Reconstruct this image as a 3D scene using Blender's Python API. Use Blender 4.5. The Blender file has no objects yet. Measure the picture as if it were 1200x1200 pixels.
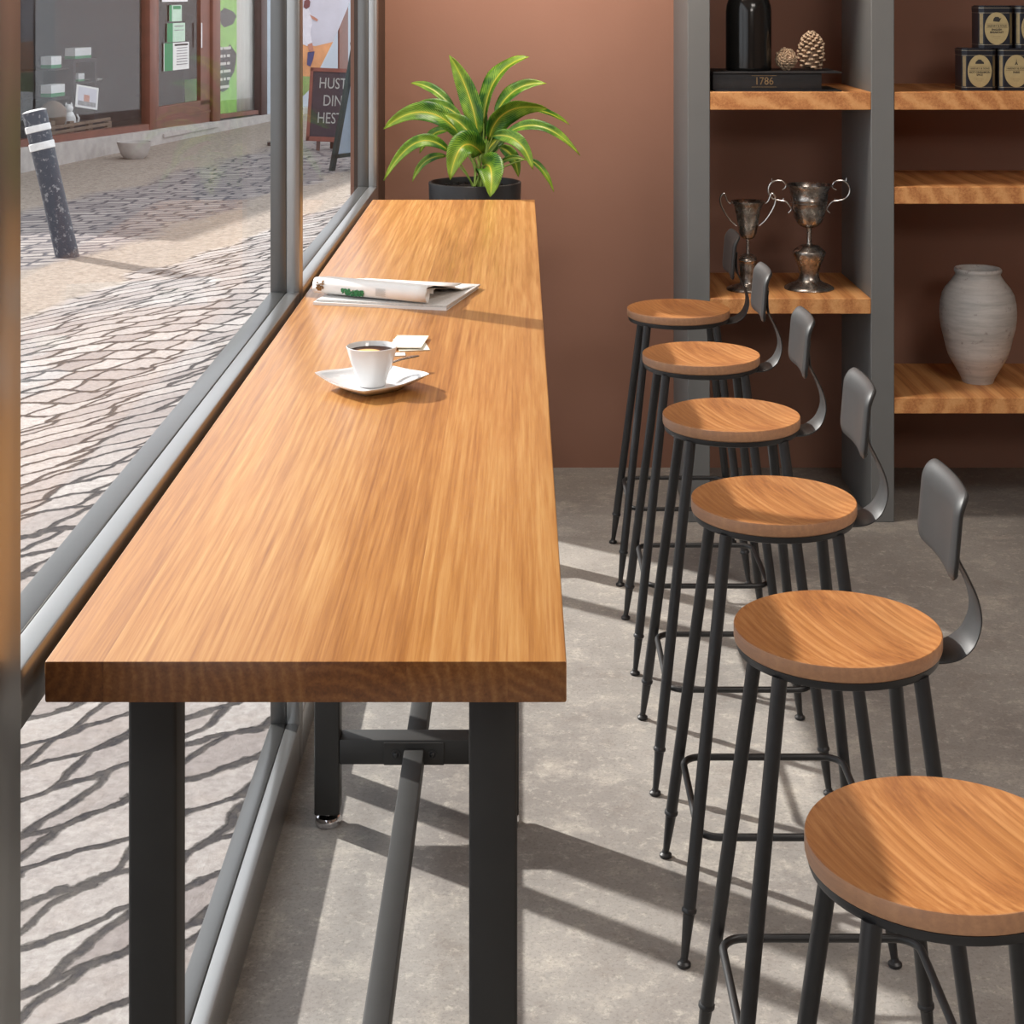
import bpy, bmesh, math, random
from mathutils import Vector, Matrix
R = random.Random(7)
S = bpy.context.scene
COL = S.collection
F, PX0, PY0, HC = 1956.0, 610.0, -10.0, 1.68
def at(px, py, d): return Vector(((px-PX0)*d/F, d, HC-(py-PY0)*d/F))

# ------------------------------------------------------------------ helpers
def lin(r, g, b):
    f = lambda c: (c/255/12.92) if c/255 <= .04045 else ((c/255+.055)/1.055)**2.4
    return (f(r), f(g), f(b), 1)

class MB:
    def __init__(s): s.bm = bmesh.new()
    def box(s, x0, x1, y0, y1, z0, z1, bev=0, seg=2, M=None):
        r = bmesh.ops.create_cube(s.bm, size=1)
        vs = r['verts']
        for v in vs:
            v.co = Vector(((x0+x1)/2+v.co.x*(x1-x0), (y0+y1)/2+v.co.y*(y1-y0), (z0+z1)/2+v.co.z*(z1-z0)))
        if bev:
            es = list({e for v in vs for e in v.link_edges})
            o = bmesh.ops.bevel(s.bm, geom=es, offset=bev, segments=seg, affect='EDGES', profile=.5)
            vs = list({v for v in o['verts']} | {v for f in o['faces'] for v in f.verts} | {v for v in vs if v.is_valid})
        if M is not None:
            for v in vs: v.co = M @ v.co
        return s
    def lathe(s, prof, seg=32, c=(0, 0, 0), cap=True, M=None):
        rings = []
        for r, z in prof:
            ring = []
            for i in range(seg):
                a = 2*math.pi*i/seg
                p = Vector((c[0]+max(r, 1e-5)*math.cos(a), c[1]+max(r, 1e-5)*math.sin(a), c[2]+z))
                ring.append(s.bm.verts.new(M @ p if M is not None else p))
            rings.append(ring)
        for a, b in zip(rings, rings[1:]):
            for i in range(seg):
                s.bm.faces.new((a[i], a[(i+1) % seg], b[(i+1) % seg], b[i]))
        if cap:
            s.bm.faces.new(rings[0][::-1]); s.bm.faces.new(rings[-1])
        return s
    def tube(s, pts, rad, seg=12, closed=False, flat=None):
        pts = [Vector(p) for p in pts]; n = len(pts)
        rs = rad if isinstance(rad, (list, tuple)) else [rad]*n
        rings = []; prev = None
        for i, p in enumerate(pts):
            if closed: t = pts[(i+1) % n]-pts[i-1]
            else: t = pts[min(i+1, n-1)]-pts[max(i-1, 0)]
            t = t.normalized()
            if prev is None:
                u = t.cross(Vector((0, 0, 1)))
                if u.length < .05: u = t.cross(Vector((0, 1, 0)))
            else: u = prev-t*prev.dot(t)
            u.normalize(); prev = u; w = t.cross(u)
            ring = []
            for k in range(seg):
                a = 2*math.pi*k/seg
                ring.append(s.bm.verts.new(p+u*math.cos(a)*rs[i]+w*math.sin(a)*rs[i]*(flat or 1)))
            rings.append(ring)
        m = n if closed else n-1
        for i in range(m):
            a, b = rings[i], rings[(i+1) % n]
            for k in range(seg): s.bm.faces.new((a[k], a[(k+1) % seg], b[(k+1) % seg], b[k]))
        if not closed:
            s.bm.faces.new(rings[0][::-1]); s.bm.faces.new(rings[-1])
        return s
    def prism(s, poly, h, M):      # polygon in local xy extruded 0..h in local z then M
        a = [s.bm.verts.new(M @ Vector((x, y, 0))) for x, y in poly]
        b = [s.bm.verts.new(M @ Vector((x, y, h))) for x, y in poly]
        n = len(poly)
        s.bm.faces.new(a[::-1]); s.bm.faces.new(b)
        for i in range(n): s.bm.faces.new((a[i], a[(i+1) % n], b[(i+1) % n], b[i]))
        return s
    def grid(s, P, uv=False, thick=0):      # P[i][j] points
        V = [[s.bm.verts.new(p) for p in row] for row in P]
        ul = s.bm.loops.layers.uv.verify() if uv else None
        for i in range(len(V)-1):
            for j in range(len(V[0])-1):
                f = s.bm.faces.new((V[i][j], V[i+1][j], V[i+1][j+1], V[i][j+1]))
                if uv:
                    for l, (a, b) in zip(f.loops, ((i, j), (i+1, j), (i+1, j+1), (i, j+1))):
                        l[ul].uv = (b/(len(V[0])-1), a/(len(V)-1))
        return s
    def build(s, name, m, parent=None, smooth=True, label=None, ang=35, origin=None, recalc=True):
        if recalc: bmesh.ops.recalc_face_normals(s.bm, faces=s.bm.faces)
        me = bpy.data.meshes.new(name); s.bm.to_mesh(me); s.bm.free()
        o = bpy.data.objects.new(name, me); COL.objects.link(o)
        if origin is not None:
            me.transform(Matrix.Translation(-Vector(origin))); o.location = origin
        me.materials.append(m)
        if smooth:
            me.polygons.foreach_set('use_smooth', [True]*len(me.polygons))
            me.set_sharp_from_angle(angle=math.radians(ang))
        if parent is not None: o.parent = parent
        if label: o['label'] = label
        return o
def tag(o, label, cat, group=None):
    o['label'] = label; o['category'] = cat
    if group: o['group'] = group
    return o
def thing(name, label, cat, loc=(0, 0, 0), rz=0, group=None):
    o = bpy.data.objects.new(name, None); COL.objects.link(o); o.empty_display_size = .05
    o.location = loc; o.rotation_euler = (0, 0, rz)
    return tag(o, label, cat, group)
def struct(o): o['kind'] = 'structure'; return o
def solid(o, t, off=0):
    m = o.modifiers.new('s', 'SOLIDIFY'); m.thickness = t; m.offset = off; return o
def copy_thing(root, loc, label, rz=None):
    r = root.copy(); COL.objects.link(r); r.location = loc; r['label'] = label
    if rz is not None: r.rotation_euler = (0, 0, rz)
    for ch in list(root.children):
        c = ch.copy(); COL.objects.link(c); c.parent = r
        for g in list(ch.children):
            d = g.copy(); COL.objects.link(d); d.parent = c
    return r
def text_mesh(mb, s, size, M, depth=.0004, xs=1.0, bold=0.0):
    cu = bpy.data.curves.new('t', 'FONT'); cu.body = s; cu.size = size; cu.align_x = 'CENTER'; cu.align_y = 'CENTER'
    cu.extrude = depth; cu.offset = bold; cu.resolution_u = 3; cu.space_line = .85
    o = bpy.data.objects.new('t', cu); COL.objects.link(o)
    bpy.context.view_layer.update()
    me = bpy.data.meshes.new_from_object(o.evaluated_get(bpy.context.evaluated_depsgraph_get()))
    me.transform(M @ Matrix.Diagonal((xs, 1, 1, 1)))
    mb.bm.from_mesh(me)
    bpy.data.objects.remove(o); bpy.data.curves.remove(cu); bpy.data.meshes.remove(me)
    return mb

# ------------------------------------------------------------------ materials
class NT:
    def __init__(s, name):
        s.m = bpy.data.materials.new(name); s.m.use_nodes = True
        s.t = s.m.node_tree; s.t.nodes.clear()
        s.out = s.t.nodes.new('ShaderNodeOutputMaterial')
    def n(s, typ, **kw):
        nd = s.t.nodes.new('ShaderNode'+typ)
        for k, v in kw.items():
            if k.startswith('i_'): s.set(nd, k[2:].replace('_', ' '), v)
            else: setattr(nd, k, v)
        return nd
    def set(s, nd, k, v):
        sk = nd.inputs[int(k)] if k.isdigit() else nd.inputs[k]
        if isinstance(v, bpy.types.NodeSocket): s.t.links.new(v, sk)
        else: sk.default_value = v
    def math(s, op, a, b=0.0, c=0.0, clamp=False):
        nd = s.n('Math', operation=op, use_clamp=clamp)
        for i, v in enumerate((a, b, c)): s.set(nd, str(i), v)
        return nd.outputs[0]
    def noise(s, vec, scale, detail=3, rough=.5, dist=0):
        nd = s.n('TexNoise', i_Vector=vec, i_Scale=scale, i_Detail=detail, i_Roughness=rough, i_Distortion=dist)
        return nd.outputs['Fac']
    def ramp(s, fac, stops, interp='LINEAR'):
        nd = s.n('ValToRGB', i_Fac=fac); cr = nd.color_ramp; cr.interpolation = interp
        while len(cr.elements) < len(stops): cr.elements.new(.5)
        for e, (p, c) in zip(cr.elements, stops): e.position = p; e.color = c
        return nd.outputs[0]
    def mix(s, fac, a, b, mode='MIX'):
        nd = s.n('Mix', data_type='RGBA', blend_type=mode)
        s.set(nd, '0', fac); s.set(nd, '6', a); s.set(nd, '7', b)
        return nd.outputs[2]
    def coords(s, kind='Object'): return s.n('TexCoord').outputs[kind]
    def mapping(s, vec, scale=(1, 1, 1), loc=(0, 0, 0), rot=(0, 0, 0)):
        return s.n('Mapping', i_Vector=vec, i_Scale=scale, i_Location=loc, i_Rotation=rot).outputs[0]
    def maprange(s, v, a, b, c=0, d=1, smooth=False):
        nd = s.n('MapRange'); nd.interpolation_type = 'SMOOTHSTEP' if smooth else 'LINEAR'
        for i, x in enumerate((v, a, b, c, d)): s.set(nd, str(i), x)
        return nd.outputs[0]
    def bump(s, h, strength=.3, dist=.01):
        return s.n('Bump', i_Height=h, i_Strength=strength, i_Distance=dist).outputs[0]
    def pbr(s, **kw):
        b = s.n('BsdfPrincipled')
        for k, v in kw.items(): s.set(b, k.replace('_', ' '), v)
        s.t.links.new(b.outputs[0], s.out.inputs[0]); return s.m

def plain(name, col, rough=.5, metal=0.0, var=.12, scale=8, bump=0, spec=.5, coat=0):
    t = NT(name); c = t.coords()
    f = t.noise(c, scale, 4, .6)
    a = tuple(x*(1-var) for x in col[:3])+(1,); b = tuple(min(1, x*(1+var)) for x in col[:3])+(1,)
    kw = dict(Base_Color=t.ramp(f, [(.3, a), (.7, b)]), Roughness=rough, Metallic=metal, Specular_IOR_Level=spec, Coat_Weight=coat)
    if bump: kw['Normal'] = t.bump(t.noise(c, scale*12, 3), bump, .002)
    return t.pbr(**kw)

def wood(name, dark, mid, light, axis='Y', plank=.1, rough=.34, ring=60, rot=0, bands=1.0, endgrain=0.0, fine=1.0, spec=.5, wobble=.035, side=0.0, z0=.0):
    """solid wood: growth rings run along `axis`; glued staves side by side"""
    t = NT(name); c = t.coords()
    if rot: c = t.mapping(c, rot=(0, 0, rot))
    sp = t.n('SeparateXYZ', i_Vector=c)
    X, Y, Z = sp.outputs
    if axis == 'X': X, Y = Y, X
    st = t.math('FLOOR', t.math('DIVIDE', X, plank))
    rnd = t.n('TexWhiteNoise', noise_dimensions='1D', i_W=st)
    rv, rc = rnd.outputs['Value'], rnd.outputs['Color']
    # staves also end somewhere along their length
    seg = t.math('MULTIPLY', rv, 9)
    rnd2 = t.n('TexWhiteNoise', noise_dimensions='2D', i_Vector=t.n('CombineXYZ', i_X=st, i_Y=seg).outputs[0])
    rv2 = rnd2.outputs['Value']
    off = t.math('SUBTRACT', t.math('MULTIPLY', rv2, 1.0), .5)
    xx = t.math('ADD', t.math('ADD', t.math('SUBTRACT', X, t.math('MULTIPLY', st, plank)), .03), t.math('MULTIPLY', off, .16))
    zz = t.math('ADD', t.math('SUBTRACT', Z, z0), t.math('ADD', t.math('MULTIPLY', rv, .25), .05))
    lowv = t.n('CombineXYZ', i_X=t.math('MULTIPLY', xx, 7), i_Y=t.math('MULTIPLY', Y, 1.3), i_Z=t.math('MULTIPLY', zz, 7)).outputs[0]
    wob = t.math('MULTIPLY', t.math('SUBTRACT', t.noise(lowv, 1.2, 3, .55), .5), wobble)
    rad = t.math('ADD', t.math('SQRT', t.math('ADD', t.math('MULTIPLY', xx, xx), t.math('MULTIPLY', zz, zz))), wob)
    rg = t.math('SINE', t.math('MULTIPLY', rad, ring*6.283))
    rg = t.math('POWER', t.math('ADD', t.math('MULTIPLY', rg, .5), .5), 1.6)
    fv = t.n('CombineXYZ', i_X=t.math('MULTIPLY', xx, 260), i_Y=t.math('MULTIPLY', Y, 5), i_Z=t.math('MULTIPLY', zz, 260)).outputs[0]
    fib = t.noise(fv, 1, 4, .65)
    fv2 = t.n('CombineXYZ', i_X=t.math('MULTIPLY', xx, 45), i_Y=t.math('MULTIPLY', Y, 1.6), i_Z=t.math('MULTIPLY', zz, 45)).outputs[0]
    fib2 = t.noise(fv2, 1, 3, .6)
    fv3 = t.n('CombineXYZ', i_X=t.math('MULTIPLY', xx, 120), i_Y=t.math('MULTIPLY', Y, 2.2), i_Z=t.math('MULTIPLY', zz, 120)).outputs[0]
    fib3 = t.noise(fv3, 1, 2, .6)
    v = t.math('ADD', t.math('MULTIPLY', rg, .17*bands), t.math('MULTIPLY', fib, .56*fine))
    v = t.math('ADD', v, t.math('ADD', t.math('MULTIPLY', fib2, .16), t.math('MULTIPLY', fib3, .34)))
    v = t.math('ADD', v, .03+.05*(1-bands)+.28*(1-fine))
    v = t.math('ADD', v, t.math('MULTIPLY', t.math('SUBTRACT', rv2, .5), .12))
    v = t.math('SUBTRACT', v, .13)
    col = t.ramp(v, [(.32, dark), (.5, mid), (.68, light)])
    blot = t.noise(c, 7, 3)
    col = t.mix(t.maprange(blot, .4, .75, 0, .1), col, t.mix(1, col, (.9, .72, .58, 1), 'MULTIPLY'))
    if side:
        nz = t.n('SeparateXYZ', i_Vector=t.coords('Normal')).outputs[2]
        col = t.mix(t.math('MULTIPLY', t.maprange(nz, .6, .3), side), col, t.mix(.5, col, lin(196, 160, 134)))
    if endgrain:
        ny = t.n('SeparateXYZ', i_Vector=t.coords('Normal')).outputs[1]
        col = t.mix(t.math('MULTIPLY', t.maprange(t.math('ABSOLUTE', ny), .6, .9), endgrain), col, t.mix(1, col, t.mix(rg, (.40, .33, .30, 1), (.50, .43, .40, 1)), 'MULTIPLY'))
    return t.pbr(Base_Color=col, Roughness=t.maprange(fib2, .2, .8, rough-.05, rough+.1), Normal=t.bump(fib, .12, .001), Specular_IOR_Level=spec)

M = {}
M['table'] = wood('cherry_table_wood', lin(138, 88, 44), lin(168, 116, 62), lin(188, 142, 86), plank=.098, ring=75, rough=.31, bands=.3, wobble=.03, z0=1.08, endgrain=1.0, spec=.5)
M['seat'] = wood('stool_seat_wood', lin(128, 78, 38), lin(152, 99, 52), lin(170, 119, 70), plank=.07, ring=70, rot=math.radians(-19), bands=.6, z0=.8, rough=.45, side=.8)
M['shelf'] = wood('shelf_pine_wood', lin(176, 112, 62), lin(212, 152, 94), lin(224, 170, 114), axis='Y', plank=5.0, ring=14, rough=.5, z0=.9, bands=1.15, fine=.5, wobble=.14)
M['black'] = plain('black_powder_coat', (.017, .017, .018, 1), .42, 0, .15, 30)
M['leg'] = plain('dark_grey_powder_coat', (.017, .0168, .016, 1), .55, 0, .1, 20)
M['plate'] = plain('grey_backrest_steel', (.022, .022, .0225, 1), .5, .1, .1, 20)
M['frame'] = plain('grey_aluminium', (.36, .36, .355, 1), .3, .85, .04, 5)
M['bead'] = plain('dark_grey_aluminium', (.15, .15, .147, 1), .3, .8, .04, 5)
M['post'] = plain('grey_shelf_paint', lin(112, 114, 114), .6, 0, .03, 5)
M['chrome'] = plain('chrome', (.7, .7, .72, 1), .08, 1, .02, 5)
M['white'] = plain('white_porcelain', (.7, .7, .7, 1), .12, 0, .01, 5, coat=.3)
M['paper'] = plain('white_paper', (.8, .79, .77, 1), .6, 0, .03, 20)
M['paper2'] = plain('grey_paper', (.55, .54, .52, 1), .6, 0, .12, 200)
M['ivory'] = plain('ivory_paper', (.82, .78, .66, 1), .6, 0, .03, 20)
M['steel'] = plain('spoon_steel', (.5, .48, .46, 1), .2, 1, .05, 20)

def m_wall():
    t = NT('brown_plaster'); c = t.coords()
    f = t.noise(c, 60, 5, .6); g = t.noise(c, 2.2, 3, .5)
    col = t.mix(t.maprange(g, .3, .7, 0, 1), lin(146, 106, 88), lin(153, 112, 94))
    return t.pbr(Base_Color=col, Roughness=.75, Normal=t.bump(f, .15, .002))
M['wall'] = m_wall()
def m_floor():
    t = NT('concrete_floor'); c = t.coords()
    a = t.noise(c, 1.6, 6, .62, .3); b = t.noise(c, 6, 8, .75); d = t.noise(c, 130, 3, .8); e = t.noise(c, 30, 7, .82)
    col = t.ramp(a, [(.32, lin(124, 119, 115)), (.55, lin(143, 139, 134)), (.72, lin(161, 156, 150))])
    col = t.mix(t.maprange(b, .52, .72, 0, .7), col, lin(186, 179, 167))
    col = t.mix(t.maprange(b, .46, .28, 0, .6), col, lin(112, 103, 97))
    col = t.mix(t.maprange(e, .53, .66, 0, .5), col, lin(196, 190, 178))
    col = t.mix(t.maprange(d, .5, .68, 0, .45), col, lin(90, 84, 80))
    return t.pbr(Base_Color=col, Roughness=t.maprange(b, .3, .7, .5, .7), Normal=t.bump(t.math('ADD', d, t.math('MULTIPLY', e, .6)), .12, .002), Specular_IOR_Level=.35)
M['floor'] = m_floor()
M['pier_shade'] = plain('pier_painted_shade', lin(72, 52, 40), .6, 0, .05, 5)  # shade at the far wall end, put into the base colour
M['ceiling'] = plain('ceiling_paint', (.55, .5, .46, 1), .8, 0, .03, 4)
M['sidewall'] = plain('side_wall_plaster', lin(150, 125, 108), .8, 0, .04, 4)

def m_glass():
    t = NT('clear_glass')
    fr = t.n('Fresnel', i_IOR=1.3).outputs[0]
    tr = t.n('BsdfTransparent', i_Color=(.97, .975, .975, 1)); gl = t.n('BsdfGlossy', i_Color=(1, 1, 1, 1), i_Roughness=.02)
    mx = t.n('MixShader'); t.set(mx, '0', t.math('MULTIPLY', fr, .09)); t.t.links.new(tr.outputs[0], mx.inputs[1]); t.t.links.new(gl.outputs[0], mx.inputs[2])
    t.t.links.new(mx.outputs[0], t.out.inputs[0]); return t.m
M['glass'] = m_glass()
def m_aged():
    t = NT('tarnished_silver'); c = t.coords()
    a = t.noise(c, 22, 6, .7, .3); b = t.noise(c, 90, 4, .7)
    col = t.ramp(a, [(.36, (.12, .105, .095, 1)), (.5, (.36, .33, .3, 1)), (.66, (.75, .7, .64, 1))])
    col = t.mix(t.maprange(t.noise(c, 14, 4, .6), .56, .66, 0, .6), col, (.4, .18, .08, 1))
    return t.pbr(Base_Color=col, Metallic=.95, Roughness=t.maprange(a, .3, .7, .4, .18), Normal=t.bump(b, .15, .002))
M['aged'] = m_aged()
M['handle'] = plain('polished_silver', (.55, .53, .5, 1), .25, 1, .1, 30)
def m_clay():
    t = NT('grey_stoneware'); c = t.coords()
    m2 = t.mapping(c, scale=(2, 2, 16)); a = t.noise(m2, 3, 5, .65); b = t.noise(c, 26, 5, .7)
    lines = t.noise(t.mapping(c, scale=(.2, .2, 60)), 1, 2)
    col = t.ramp(a, [(.3, (.36, .35, .335, 1)), (.55, (.52, .5, .48, 1)), (.75, (.62, .6, .57, 1))])
    col = t.mix(t.maprange(b, .6, .68, 0, .6), col, (.16, .11, .105, 1))
    return t.pbr(Base_Color=col, Roughness=.45, Normal=t.bump(t.math('ADD', t.math('MULTIPLY', lines, .15), t.math('MULTIPLY', b, .8)), .35, .004))
M['clay'] = m_clay()
M['pot'] = plain('charcoal_pot', (.035, .036, .038, 1), .5, 0, .1, 10)
M['soil'] = plain('dark_soil', (.02, .017, .014, 1), .9, 0, .6, 120, bump=.8)
def m_leaf():
    t = NT('variegated_leaf'); uv = t.coords('UV')
    sp = t.n('SeparateXYZ', i_Vector=uv); U, V = sp.outputs[0], sp.outputs[1]
    mid = t.math('ABSOLUTE', t.math('SUBTRACT', U, .5))
    st = t.math('SINE', t.math('ADD', t.math('MULTIPLY', V, 190), t.math('MULTIPLY', mid, -70)))
    nz = t.noise(t.coords(), 22, 4)
    f = t.math('ADD', t.math('MULTIPLY', st, .13), nz)
    col = t.ramp(f, [(.3, (.012, .075, .008, 1)), (.5, (.055, .21, .016, 1)), (.72, (.3, .48, .045, 1))])
    ed = t.maprange(t.math('ADD', mid, t.math('MULTIPLY', t.math('SUBTRACT', nz, .5), .35)), .0, .17, 1, 0)
    col = t.mix(t.math('MULTIPLY', ed, .5), col, (.5, .62, .05, 1))
    col = t.mix(t.maprange(mid, .012, .035, 1, 0), col, (.72, .62, .08, 1))
    col = t.mix(t.maprange(V, .55, 1.0, 0, .45), col, (.5, .66, .05, 1))
    b = t.n('BsdfPrincipled', i_Base_Color=col, i_Roughness=.38)
    b.inputs['Subsurface Weight'].default_value = 0
    tl = t.n('BsdfTranslucent', i_Color=col)
    mx = t.n('MixShader'); mx.inputs[0].default_value = .3
    t.t.links.new(b.outputs[0], mx.inputs[1]); t.t.links.new(tl.outputs[0], mx.inputs[2]); t.t.links.new(mx.outputs[0], t.out.inputs[0])
    return t.m
M['leaf'] = m_leaf()
M['stem'] = plain('leaf_stalk', (.2, .3, .05, 1), .5, 0, .2, 10)
M['cone'] = plain('pine_cone_scale', (.23, .14, .085, 1), .6, 0, .5, 60)
M['conelight'] = plain('pine_cone_tip', (.5, .36, .24, 1), .6, 0, .3, 60)
M['blackglass'] = plain('glossy_black_glaze', (.006, .006, .006, 1), .16, 0, .1, 10)
M['leather'] = plain('black_leather', (.012, .012, .014, 1), .6, 0, .3, 60, bump=.4)
M['pages'] = plain('dark_page_edges', (.05, .04, .035, 1), .7, 0, .3, 200)
M['gilt'] = plain('gilt_lettering', (.3, .2, .1, 1), .4, .6, .2, 60)
M['tin'] = plain('navy_tin', (.012, .016, .026, 1), .3, .2, .2, 20)
M['tinband'] = plain('tin_silver_band', (.35, .33, .27, 1), .3, .8, .2, 30)
M['tingold'] = plain('tin_gold_panel', (.25, .2, .11, 1), .4, .3, .15, 60)
M['tinlabel'] = plain('tin_gold_label', (.4, .33, .17, 1), .45, 0, .08, 60)
M['ink'] = plain('dark_ink', (.02, .02, .02, 1), .6)
def m_coffee():
    t = NT('coffee'); c = t.coords()
    sp = t.n('SeparateXYZ', i_Vector=t.mapping(c, loc=(.006, .008, 0)))
    r = t.math('SQRT', t.math('ADD', t.math('MULTIPLY', sp.outputs[0], sp.outputs[0]), t.math('MULTIPLY', sp.outputs[1], sp.outputs[1])))
    col = t.ramp(t.math('MULTIPLY', r, 30), [(0, lin(225, 190, 140)), (.55, lin(214, 170, 112)), (.68, lin(70, 36, 16)), (1, lin(44, 22, 12))])
    return t.pbr(Base_Color=col, Roughness=.5, Specular_IOR_Level=.1)
M['coffee'] = m_coffee()
# magazine print (fixed artwork of the cover, follows the roll's own coordinates)
M['green'] = plain('green_print', (.02, .16, .05, 1), .6, 0, .7, 300)
M['brownprint'] = plain('brown_print', (.2, .09, .02, 1), .6, 0, .7, 300)
M['greyprint'] = plain('pale_grey_print', (.5, .49, .47, 1), .6, 0, .1, 300)

# street materials
FX0, FY0 = -4.81, 16.1
EX, EY = .2191, .9757
def m_street():
    t = NT('street_setts'); c = t.coords()
    sp = t.n('SeparateXYZ', i_Vector=c); X, Y = sp.outputs[0], sp.outputs[1]
    # distance from the shop front and warp
    u = t.math('ADD', t.math('MULTIPLY', t.math('SUBTRACT', X, FX0), EY), t.math('MULTIPLY', t.math('SUBTRACT', Y, FY0), -EX))
    wv = t.noise(c, 1.1, 3, .5)
    u = t.math('ADD', u, t.math('MULTIPLY', t.math('SUBTRACT', wv, .5), .7))
    w1 = t.math('MULTIPLY', t.math('SUBTRACT', t.noise(c, 3.3, 2, .5), .5), .16)
    w2 = t.math('MULTIPLY', t.math('SUBTRACT', t.noise(t.mapping(c, loc=(5, 9, 2)), 3.3, 2, .5), .5), .16)
    w3 = t.math('MULTIPLY', t.math('SUBTRACT', t.noise(t.mapping(c, loc=(1, 3, 2)), 14, 2, .6), .5), .05)
    # segmental arcs
    fan = t.math('ABSOLUTE', t.math('SINE', t.math('MULTIPLY', t.math('ADD', X, t.math('MULTIPLY', Y, -.25)), 2.6)))
    fanamp = t.maprange(Y, 4.0, 5.5, .0, .34)
    fan = t.math('MULTIPLY', fan, fanamp)
    def setts(H, W, slope, sh, usefan=True):
        rr = t.math('ADD', t.math('SUBTRACT', Y, t.math('MULTIPLY', X, slope)), t.math('ADD', w1, w3))
        if usefan: rr = t.math('SUBTRACT', rr, fan)
        r = t.math('DIVIDE', rr, H); row = t.math('FLOOR', r); fr = t.math('FRACT', r)
        rn = t.n('TexWhiteNoise', noise_dimensions='1D', i_W=row).outputs['Value']
        s = t.math('ADD', t.math('DIVIDE', t.math('ADD', t.math('SUBTRACT', X, t.math('MULTIPLY', Y, sh)), w2), W), t.math('MULTIPLY', rn, .8))
        cell = t.math('FLOOR', s); fs = t.math('FRACT', s)
        dr = t.math('MULTIPLY', t.math('MINIMUM', fr, t.math('SUBTRACT', 1, fr)), H)
        ds = t.math('MULTIPLY', t.math('MINIMUM', fs, t.math('SUBTRACT', 1, fs)), W)
        rnd = t.n('TexWhiteNoise', noise_dimensions='2D', i_Vector=t.n('CombineXYZ', i_X=row, i_Y=cell).outputs[0]).outputs['Value']
        return dr, ds, rnd
    rag = t.math('MULTIPLY', t.noise(c, 36, 8, .85), .03)
    dr, ds, rnd = setts(.17, .15, .8, .35)
    e = t.math('SMOOTH_MIN', t.math('SUBTRACT', dr, rag), t.math('SUBTRACT', t.math('ADD', ds, .003), rag), .006)
    stone = t.maprange(e, -.007, .002, 0, 1, True)
    dr2, ds2, rnd2 = setts(.13, .24, .25, .1, False)
    e2 = t.math('MINIMUM', t.math('SUBTRACT', dr2, rag), t.math('SUBTRACT', ds2, rag))
    stone2 = t.maprange(e2, -.012, .008, 0, 1, True)
    fine = t.noise(c, 45, 8, .8); med = t.noise(c, 9, 4, .6)
    base = t.ramp(rnd, [(0, lin(152, 144, 141)), (.5, lin(172, 165, 161)), (1, lin(186, 181, 177))])
    base = t.mix(t.maprange(fine, .35, .65, .6, 0), base, lin(108, 98, 96))
    base = t.mix(t.maprange(med, .5, .75, 0, .35), base, lin(160, 146, 136))
    joint = t.mix(t.maprange(fine, .35, .65), lin(34, 33, 42), lin(84, 78, 74))
    c1 = t.mix(stone, joint, base)
    b2 = t.ramp(rnd2, [(0, lin(128, 121, 120)), (.5, lin(150, 142, 139)), (1, lin(166, 158, 153))])
    b2 = t.mix(t.maprange(fine, .35, .65, .35, 0), b2, lin(110, 100, 98))
    c2 = t.mix(stone2, lin(88, 84, 90), b2)
    gr = t.noise(c, 26, 6, .8)
    c3 = t.ramp(gr, [(.34, lin(116, 105, 96)), (.5, lin(148, 136, 125)), (.66, lin(168, 157, 146))])
    k1 = t.maprange(u, 3.72, 3.80, 0, 1); k2 = t.maprange(u, 2.95, 3.1, 1, 0); k3 = t.maprange(u, 1.45, 1.65, 0, 1)
    far = t.mix(t.math('MULTIPLY', k2, k3), c3, c2)
    col = t.mix(k1, far, c1)
    h = t.math('ADD', t.math('MULTIPLY', stone, k1), t.math('MULTIPLY', t.math('MULTIPLY', stone2, t.math('MULTIPLY', k2, k3)), t.math('SUBTRACT', 1, k1)))
    h = t.math('ADD', h, t.math('MULTIPLY', fine, .25))
    return t.pbr(Base_Color=col, Roughness=.85, Normal=t.bump(h, .8, .02), Specular_IOR_Level=.2)
M['street'] = m_street()
M['shopwood'] = plain('shop_brown_paint', lin(112, 62, 46), .5, 0, .15, 6)
M['shopwood2'] = plain('shop_dark_brown_paint', lin(76, 48, 42), .5, 0, .15, 6)
M['plinth'] = plain('pale_rendered_plinth', lin(178, 172, 168), .85, 0, .15, 8, bump=.3)
M['render'] = plain('pale_blue_render', lin(176, 186, 196), .85, 0, .05, 4)
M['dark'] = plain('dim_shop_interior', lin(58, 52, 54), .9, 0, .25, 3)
M['darkbox'] = plain('dark_display_board', lin(44, 38, 42), .8, 0, .2, 5)
M['crate'] = plain('crate_wood', lin(120, 100, 84), .8, 0, .25, 10)
M['lime'] = plain('lime_poster', lin(140, 190, 90), .7, 0, .2, 8)
M['cream'] = plain('cream_curtain', lin(205, 200, 192), .8, 0, .06, 8)
M['mint'] = plain('mint_sheet', lin(190, 215, 195), .7, 0, .08, 20)
M['dgreen'] = plain('green_sheet', lin(60, 140, 95), .7, 0, .1, 20)
M['bollard'] = None
def m_boll():
    t = NT('scuffed_navy_paint'); c = t.coords()
    f = t.noise(c, 30, 5, .75); col = t.mix(t.maprange(f, .56, .62, 0, .8), lin(52, 56, 68), lin(150, 150, 152))
    return t.pbr(Base_Color=col, Roughness=.5)
M['bollard'] = m_boll()
M['whitepaint'] = plain('white_paint', (.72, .72, .72, 1), .6, 0, .1, 20)
M['slate'] = plain('chalkboard_slate', lin(52, 44, 54), .8, 0, .15, 12)
M['chalk'] = plain('chalk', (.36, .36, .34, 1), .9)
M['redwood'] = plain('red_brown_frame', lin(120, 62, 50), .6, 0, .2, 12)
M['signgreen'] = plain('dark_green_sign_frame', lin(38, 56, 56), .5, 0, .2, 12)
M['skyprint'] = plain('poster_pale_print', lin(205, 203, 214), .6, 0, .08, 4)
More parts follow.
